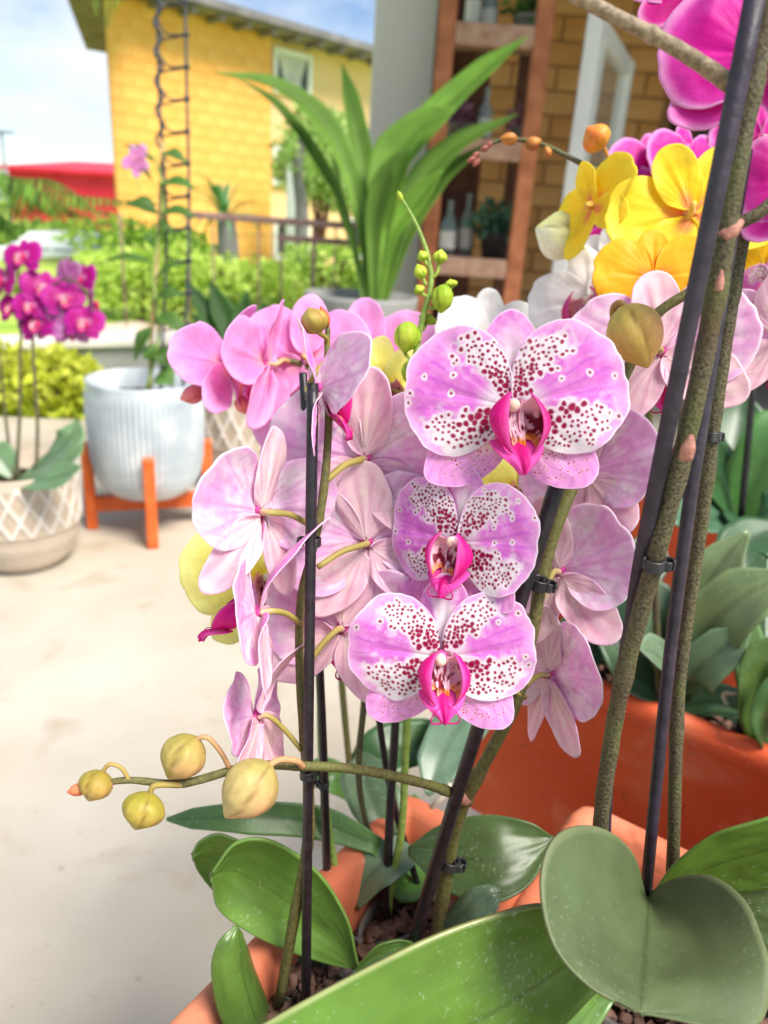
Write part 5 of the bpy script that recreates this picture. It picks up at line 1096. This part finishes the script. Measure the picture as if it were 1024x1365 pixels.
leaf(pC, [(868, 1195, .40), (900, 1150, .385), (950, 1115, .37), (1000, 1096, .36), (1060, 1082, .352)], [(868, 1200, .402), (915, 1172, .39), (965, 1148, .378), (1010, 1135, .37), (1060, 1122, .362)], [(868, 1206, .405), (925, 1196, .395), (975, 1190, .388), (1020, 1186, .382), (1060, 1180, .378)], lin(98, 130, 46), seed=33)
leaf(pC, [(880, 1210, .41), (950, 1190, .40), (1010, 1180, .39), (1060, 1180, .385)], [(880, 1215, .412), (960, 1225, .40), (1020, 1240, .39), (1060, 1250, .385)], [(880, 1222, .415), (960, 1260, .40), (1010, 1300, .39), (1060, 1330, .385)], lin(84, 106, 58), seed=34)
leaf(pC, [(830, 1300, .42), (790, 1300, .415), (750, 1345, .40), (720, 1400, .39)], [(832, 1305, .42), (800, 1330, .415), (765, 1370, .40), (730, 1410, .39)], [(834, 1310, .42), (812, 1345, .415), (780, 1390, .40), (740, 1420, .39)], lin(84, 116, 50), seed=35)
stake([(806, 1185, .41), (812, 1010, .372), (838, 850, .347), (852, 760, .318), (874, 650, .295), (925, 400, .264), (970, 180, .247), (1012, -30, .236)], 13, 30, 'wide purple black stake in front of the magenta flower', 'stakep', clips=[(872, 752, .306, 13, -1.3)])
stake([(861, 1190, .40), (890, 900, .366), (918, 680, .34), (936, 560, .332), (960, 400, .322), (992, 200, .31)], 15, 22, 'narrow purple black stake rising from the heart shaped leaf', 'stakep', clips=[(948, 582, .345, 10, -.9)])
# roots and bark ends
rt = thing('aerial_root', 'pale dry aerial roots beside the slanted stake', 'root', P(590, 1075, .57))
for q in ([(570, 1090, .58), (578, 1075, .57), (592, 1060, .568), (600, 1045, .575)], [(604, 1110, .58), (612, 1090, .572), (606, 1070, .575)]):
    stem(rt, q, [9, 8, 6], 'root', name='root_strand', n=18, seg=9)

# ---- mid pink orchid between the pots and the spikes
pF = thing('orchid_plant', 'plain pink orchid whose flowers turn to the patio behind the left spike', 'orchid', P(470, 1060, .72))
stem(pF, [(470, 1060, .72), (455, 900, .68), (445, 700, .64), (440, 560, .615), (420, 500, .60), (380, 480, .595), (330, 490, .59), (290, 500, .59)], [9, 9, 8, 8, 8, 7, 6, 5], 'stemgreen', n=40)
flower(pF, 'pink', 300, 488, .57, 168, -104, 0, -6, hi=1, seed=61, ped=(322, 492, .59), lip=.8, cup=.22, petal_b=.24, dors_lay=-.2, wave=.04)
flower(pF, 'pink', 354, 486, .565, 182, -106, 0, -2, hi=1, seed=62, ped=(385, 482, .595), lip=.8, cup=.12, petal_b=.24, dors_lay=-.1, lsep_ang=60, wave=.04)
flower(pF, 'pink', 408, 478, .60, 180, 176, 0, 6, hi=1, seed=63, ped=(425, 505, .60), lip=0)
flower(pF, 'pink', 488, 490, .64, 200, 170, 0, 0, hi=1, seed=64, lip=0, ped=(442, 560, .615))
flower(pF, 'pink', 405, 560, .62, 170, 150, 0, 0, hi=1, seed=65, lip=0, ped=(440, 580, .62))
bud(pF, (272, 520, .58), (240, 532, .58), 26, lin(226, 96, 120), lin(236, 130, 140), ped=[(290, 500, .59)], pw=5); bud(pF, (320, 528, .59), (328, 552, .59), 24, lin(226, 96, 110), lin(236, 130, 130), ped=[(322, 498, .59)], pw=5)
for q, wd, cc in (([(470, 1060, .72), (500, 1010, .70), (560, 990, .72), (620, 1000, .74)], .05, LDG), ([(470, 1060, .72), (450, 1040, .70), (430, 1030, .70), (400, 1035, .70)], .03, LG2 * .8)):
    strap(pF, q, [(0, .015), (.4, wd), (.75, wd * .9), (1, .004)], cc, seed=66)

# ---- yellow, white and magenta orchids on the right
pG = thing('orchid_plant', 'yellow orchid with orange buds in front of the tan block wall', 'orchid', P(880, 960, .74))
stem(pG, [(880, 960, .74), (870, 700, .66), (862, 480, .60), (850, 340, .57), (830, 250, .555), (775, 218, .55), (720, 192, .548), (672, 186, .548), (640, 200, .548)], [10, 10, 9, 8, 8, 7, 7, 6, 4], 'stem', n=50)
flower(pG, 'yellow', 920, 286, .50, 214, 166, 4, -18, hi=1, seed=71, ped=(862, 480, .60), lip=.7, petal_b=.28, cup=.0, lsep_b=.17)
flower(pG, 'yellow', 792, 275, .535, 140, 118, 0, -14, hi=1, seed=72, ped=(832, 260, .556), petal_b=.26, lip=.6)
flower(pG, 'amber', 872, 372, .47, 160, -10, 0, 0, hi=1, seed=73, ped=(860, 420, .59), lip=.6)
flower(pG, 'yellow', 1022, 372, .55, 150, -30, 0, 0, hi=1, seed=74, ped=(880, 420, .59)); flower(pG, 'amber', 1030, 250, .52, 120, 20, 0, 0, hi=1, seed=75, ped=(850, 340, .57))
flower(pG, 'amber', 960, 330, .58, 150, 150, 0, 0, hi=1, seed=76, ped=(855, 380, .58))
O1, O2 = lin(240, 170, 50), lin(226, 120, 60)
bud(pG, (806, 196, .545), (782, 170, .54), 40, O1, O2, ped=[(812, 215, .548), (808, 232, .552)], pw=5, pedc=lin(200, 140, 70))
for b0, t0, wd in (((700, 196, .545), (722, 186, .543), 18), ((690, 186, .545), (666, 184, .543), 17), ((725, 205, .545), (736, 200, .543), 16), ((652, 196, .547), (640, 200, .546), 9), ((640, 204, .547), (628, 210, .546), 9), ((636, 210, .547), (622, 216, .546), 9), ((640, 212, .547), (630, 222, .546), 8), ((656, 190, .547), (648, 196, .546), 9)):
    bud(pG, b0, t0, wd, lin(166, 92, 56) if wd > 10 else lin(120, 66, 60), lin(196, 130, 60) if wd > 10 else lin(160, 90, 80))
pH = thing('orchid_plant', 'white orchid with a crimson lip between the shelf and the yellow orchid', 'orchid', P(780, 920, .76))
stem(pH, [(780, 920, .76), (770, 700, .68), (764, 520, .62), (780, 430, .60), (800, 360, .59), (812, 330, .59)], [9, 9, 8, 8, 6, 5], 'stem', n=40)
flower(pH, 'white', 785, 405, .575, 170, -28, 6, 10, hi=1, seed=81, ped=(772, 450, .605), lip=1.3, petal_b=.25)
bud(pH, (772, 324, .575), (714, 304, .572), 66, lin(226, 224, 150), lin(248, 244, 232), ped=[(786, 340, .58), (800, 360, .59)], pw=6, pedc=lin(186, 196, 110), twist=1.2)
flower(pH, 'white', 655, 452, .62, 150, 10, 0, 0, hi=1, seed=83, ped=(764, 520, .62), lip=.8)
flower(pH, 'white', 815, 350, .63, 110, 150, 0, 0, hi=1, seed=84, ped=(800, 360, .60))
pI = thing('orchid_plant', 'bright magenta orchid half hidden behind the yellow flowers', 'orchid', P(930, 900, .84))
stem(pI, [(930, 900, .84), (920, 700, .78), (900, 480, .72), (880, 320, .68), (860, 240, .66)], [9, 9, 8, 7, 6], 'stem', n=30)
for i, (x, y, sp, yw) in enumerate(((872, 232, 130, 10), (828, 262, 100, -20), (918, 222, 130, 20), (815, 300, 90, 150), (1000, 300, 130, 10), (1016, 190, 130, -10))):
    flower(pI, 'magenta', x, y, .65, sp, yw, 0, 0, hi=1, seed=85 + i % 3, lip=.8, ped=(880, 320, .68))
pJ = thing('orchid_plant', 'pale blush orchid at the edge beside the yellow orchids', 'orchid', P(1040, 980, .62))
stem(pJ, [(1040, 980, .62), (1045, 760, .55), (1050, 560, .50), (1050, 430, .48), (1045, 380, .47)], [10, 10, 9, 8], 'stem', n=30)
flower(pJ, 'spot', 1038, 452, .44, 190, 150, 0, 0, hi=1, seed=91, ped=(1050, 480, .49)); flower(pJ, 'spot', 1030, 385, .48, 110, -60, 0, 0, hi=1, seed=92, ped=(1047, 400, .475))

# ---- leaves of the orchids in the long red planter
pK = thing('orchid_plant', 'grey green leaved orchid without flowers in the long red planter', 'orchid', P(905, 935, .74))
for i, (q, wd, cc) in enumerate((([(905, 925, .74), (920, 830, .72), (955, 760, .70), (998, 708, .69)], .045, lin(118, 138, 96)), ([(905, 930, .74), (935, 855, .70), (985, 800, .67), (1050, 762, .66)], .062, lin(112, 132, 88)), ([(905, 935, .74), (925, 900, .70), (960, 868, .68), (1000, 838, .67)], .045, lin(104, 130, 96)),
        ([(905, 930, .74), (880, 850, .73), (870, 800, .73), (850, 770, .74)], .05, lin(92, 118, 86)), ([(900, 935, .74), (850, 900, .73), (820, 850, .74), (800, 830, .76)], .05, lin(70, 100, 66)), ([(905, 935, .74), (890, 890, .70), (872, 870, .68), (850, 862, .67)], .04, lin(112, 134, 106)), ([(910, 940, .74), (950, 935, .72), (985, 945, .70), (1010, 970, .69)], .04, lin(100, 136, 90)))):
    strap(pK, q, [(0, .02), (.35, wd), (.75, wd * .85), (1, .004)], cc, seed=100 + i, fold=.14, nu=24, nv=11)
stem(pK, [(1002, 985, .70), (985, 975, .70), (970, 940, .71), (965, 925, .71), (985, 925, .70)], [7, 7, 6], 'root', name='root', n=20, seg=8)
pL = thing('orchid_plant', 'dark leaved orchid on a black stake in the distant terracotta planter', 'orchid', P(985, 690, 1.0))
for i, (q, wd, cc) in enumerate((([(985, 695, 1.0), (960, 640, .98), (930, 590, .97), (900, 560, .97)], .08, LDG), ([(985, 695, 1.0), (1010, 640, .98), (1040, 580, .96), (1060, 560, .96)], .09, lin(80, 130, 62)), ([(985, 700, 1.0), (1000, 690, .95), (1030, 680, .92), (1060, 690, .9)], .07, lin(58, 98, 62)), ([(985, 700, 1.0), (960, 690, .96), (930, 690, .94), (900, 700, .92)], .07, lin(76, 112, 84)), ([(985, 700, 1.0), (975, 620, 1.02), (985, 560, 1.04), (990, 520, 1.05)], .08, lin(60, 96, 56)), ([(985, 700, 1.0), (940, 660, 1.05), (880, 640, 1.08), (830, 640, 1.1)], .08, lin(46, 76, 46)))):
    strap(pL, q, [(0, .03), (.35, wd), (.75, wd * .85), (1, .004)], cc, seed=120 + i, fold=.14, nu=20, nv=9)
stake([(988, 690, .98), (1000, 560, .95), (1010, 430, .92)], 9, 9, 'black stake among the dark leaves of the distant planter', 'stake')
stake([(980, 995, .70), (1000, 930, .68), (1040, 830, .66)], 12, 12, 'leaning black stake in the long red planter at its far side', 'stake')
pM = thing('orchid_plant', 'green leaved orchid beside the leaning black stake in the red planter', 'orchid', P(1010, 1000, .70))
for i, (q, wd, cc) in enumerate((([(1012, 1000, .70), (1010, 940, .68), (1022, 890, .66), (1060, 840, .65)], .05, lin(84, 112, 50)), ([(1012, 1000, .70), (1000, 900, .70), (998, 850, .70), (985, 812, .70)], .03, lin(96, 130, 74)), ([(1012, 1000, .70), (1030, 960, .66), (1050, 930, .64), (1070, 920, .63)], .05, lin(70, 108, 56)), ([(1010, 1000, .70), (990, 760, .78), (1000, 720, .80), (1050, 700, .82)], .06, lin(52, 88, 50)))):
    strap(pM, q, [(0, .02), (.35, wd), (.75, wd * .85), (1, .004)], cc, seed=130 + i, fold=.14)
pN = thing('orchid_plant', 'dark leaved orchid behind the slanted stake at the end of the red planter', 'orchid', P(690, 905, .80))
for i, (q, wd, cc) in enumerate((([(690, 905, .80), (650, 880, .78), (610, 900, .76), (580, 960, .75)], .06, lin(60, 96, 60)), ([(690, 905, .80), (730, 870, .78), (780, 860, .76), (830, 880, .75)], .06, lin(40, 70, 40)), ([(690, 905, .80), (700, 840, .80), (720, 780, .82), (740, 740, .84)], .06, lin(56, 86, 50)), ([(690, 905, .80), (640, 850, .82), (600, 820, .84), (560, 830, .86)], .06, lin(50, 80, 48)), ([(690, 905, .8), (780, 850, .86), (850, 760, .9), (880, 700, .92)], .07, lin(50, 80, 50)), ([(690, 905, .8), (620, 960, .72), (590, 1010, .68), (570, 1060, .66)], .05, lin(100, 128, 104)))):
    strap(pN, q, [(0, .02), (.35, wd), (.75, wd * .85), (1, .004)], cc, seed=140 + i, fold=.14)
stake([(612, 1000, .74), (606, 900, .72), (604, 800, .70)], 12, 11, 'black stake in the shade left of the red planter')
GROUPS = {'orchid_plant': 'potted orchids', 'plant_stake': 'stakes supporting the orchids', 'terracotta_planter': 'terracotta planters on the bench', 'nursery_pot': 'clear nursery pots in the planters',
          'bottle': 'bottles on the timber shelf', 'small_pot_plant': 'small pots on the timber shelf', 'patterned_pot': 'diamond patterned pots', 'bright_shrub': 'bright shrubs behind the fence'}
for o in bpy.data.objects:
    if o.parent is None and o.name.split('.')[0] in GROUPS: o['group'] = GROUPS[o.name.split('.')[0]]
print('objects', len(bpy.data.objects), 'tris', sum(len(o.data.polygons) * 2 for o in bpy.data.objects if o.type == 'MESH'))
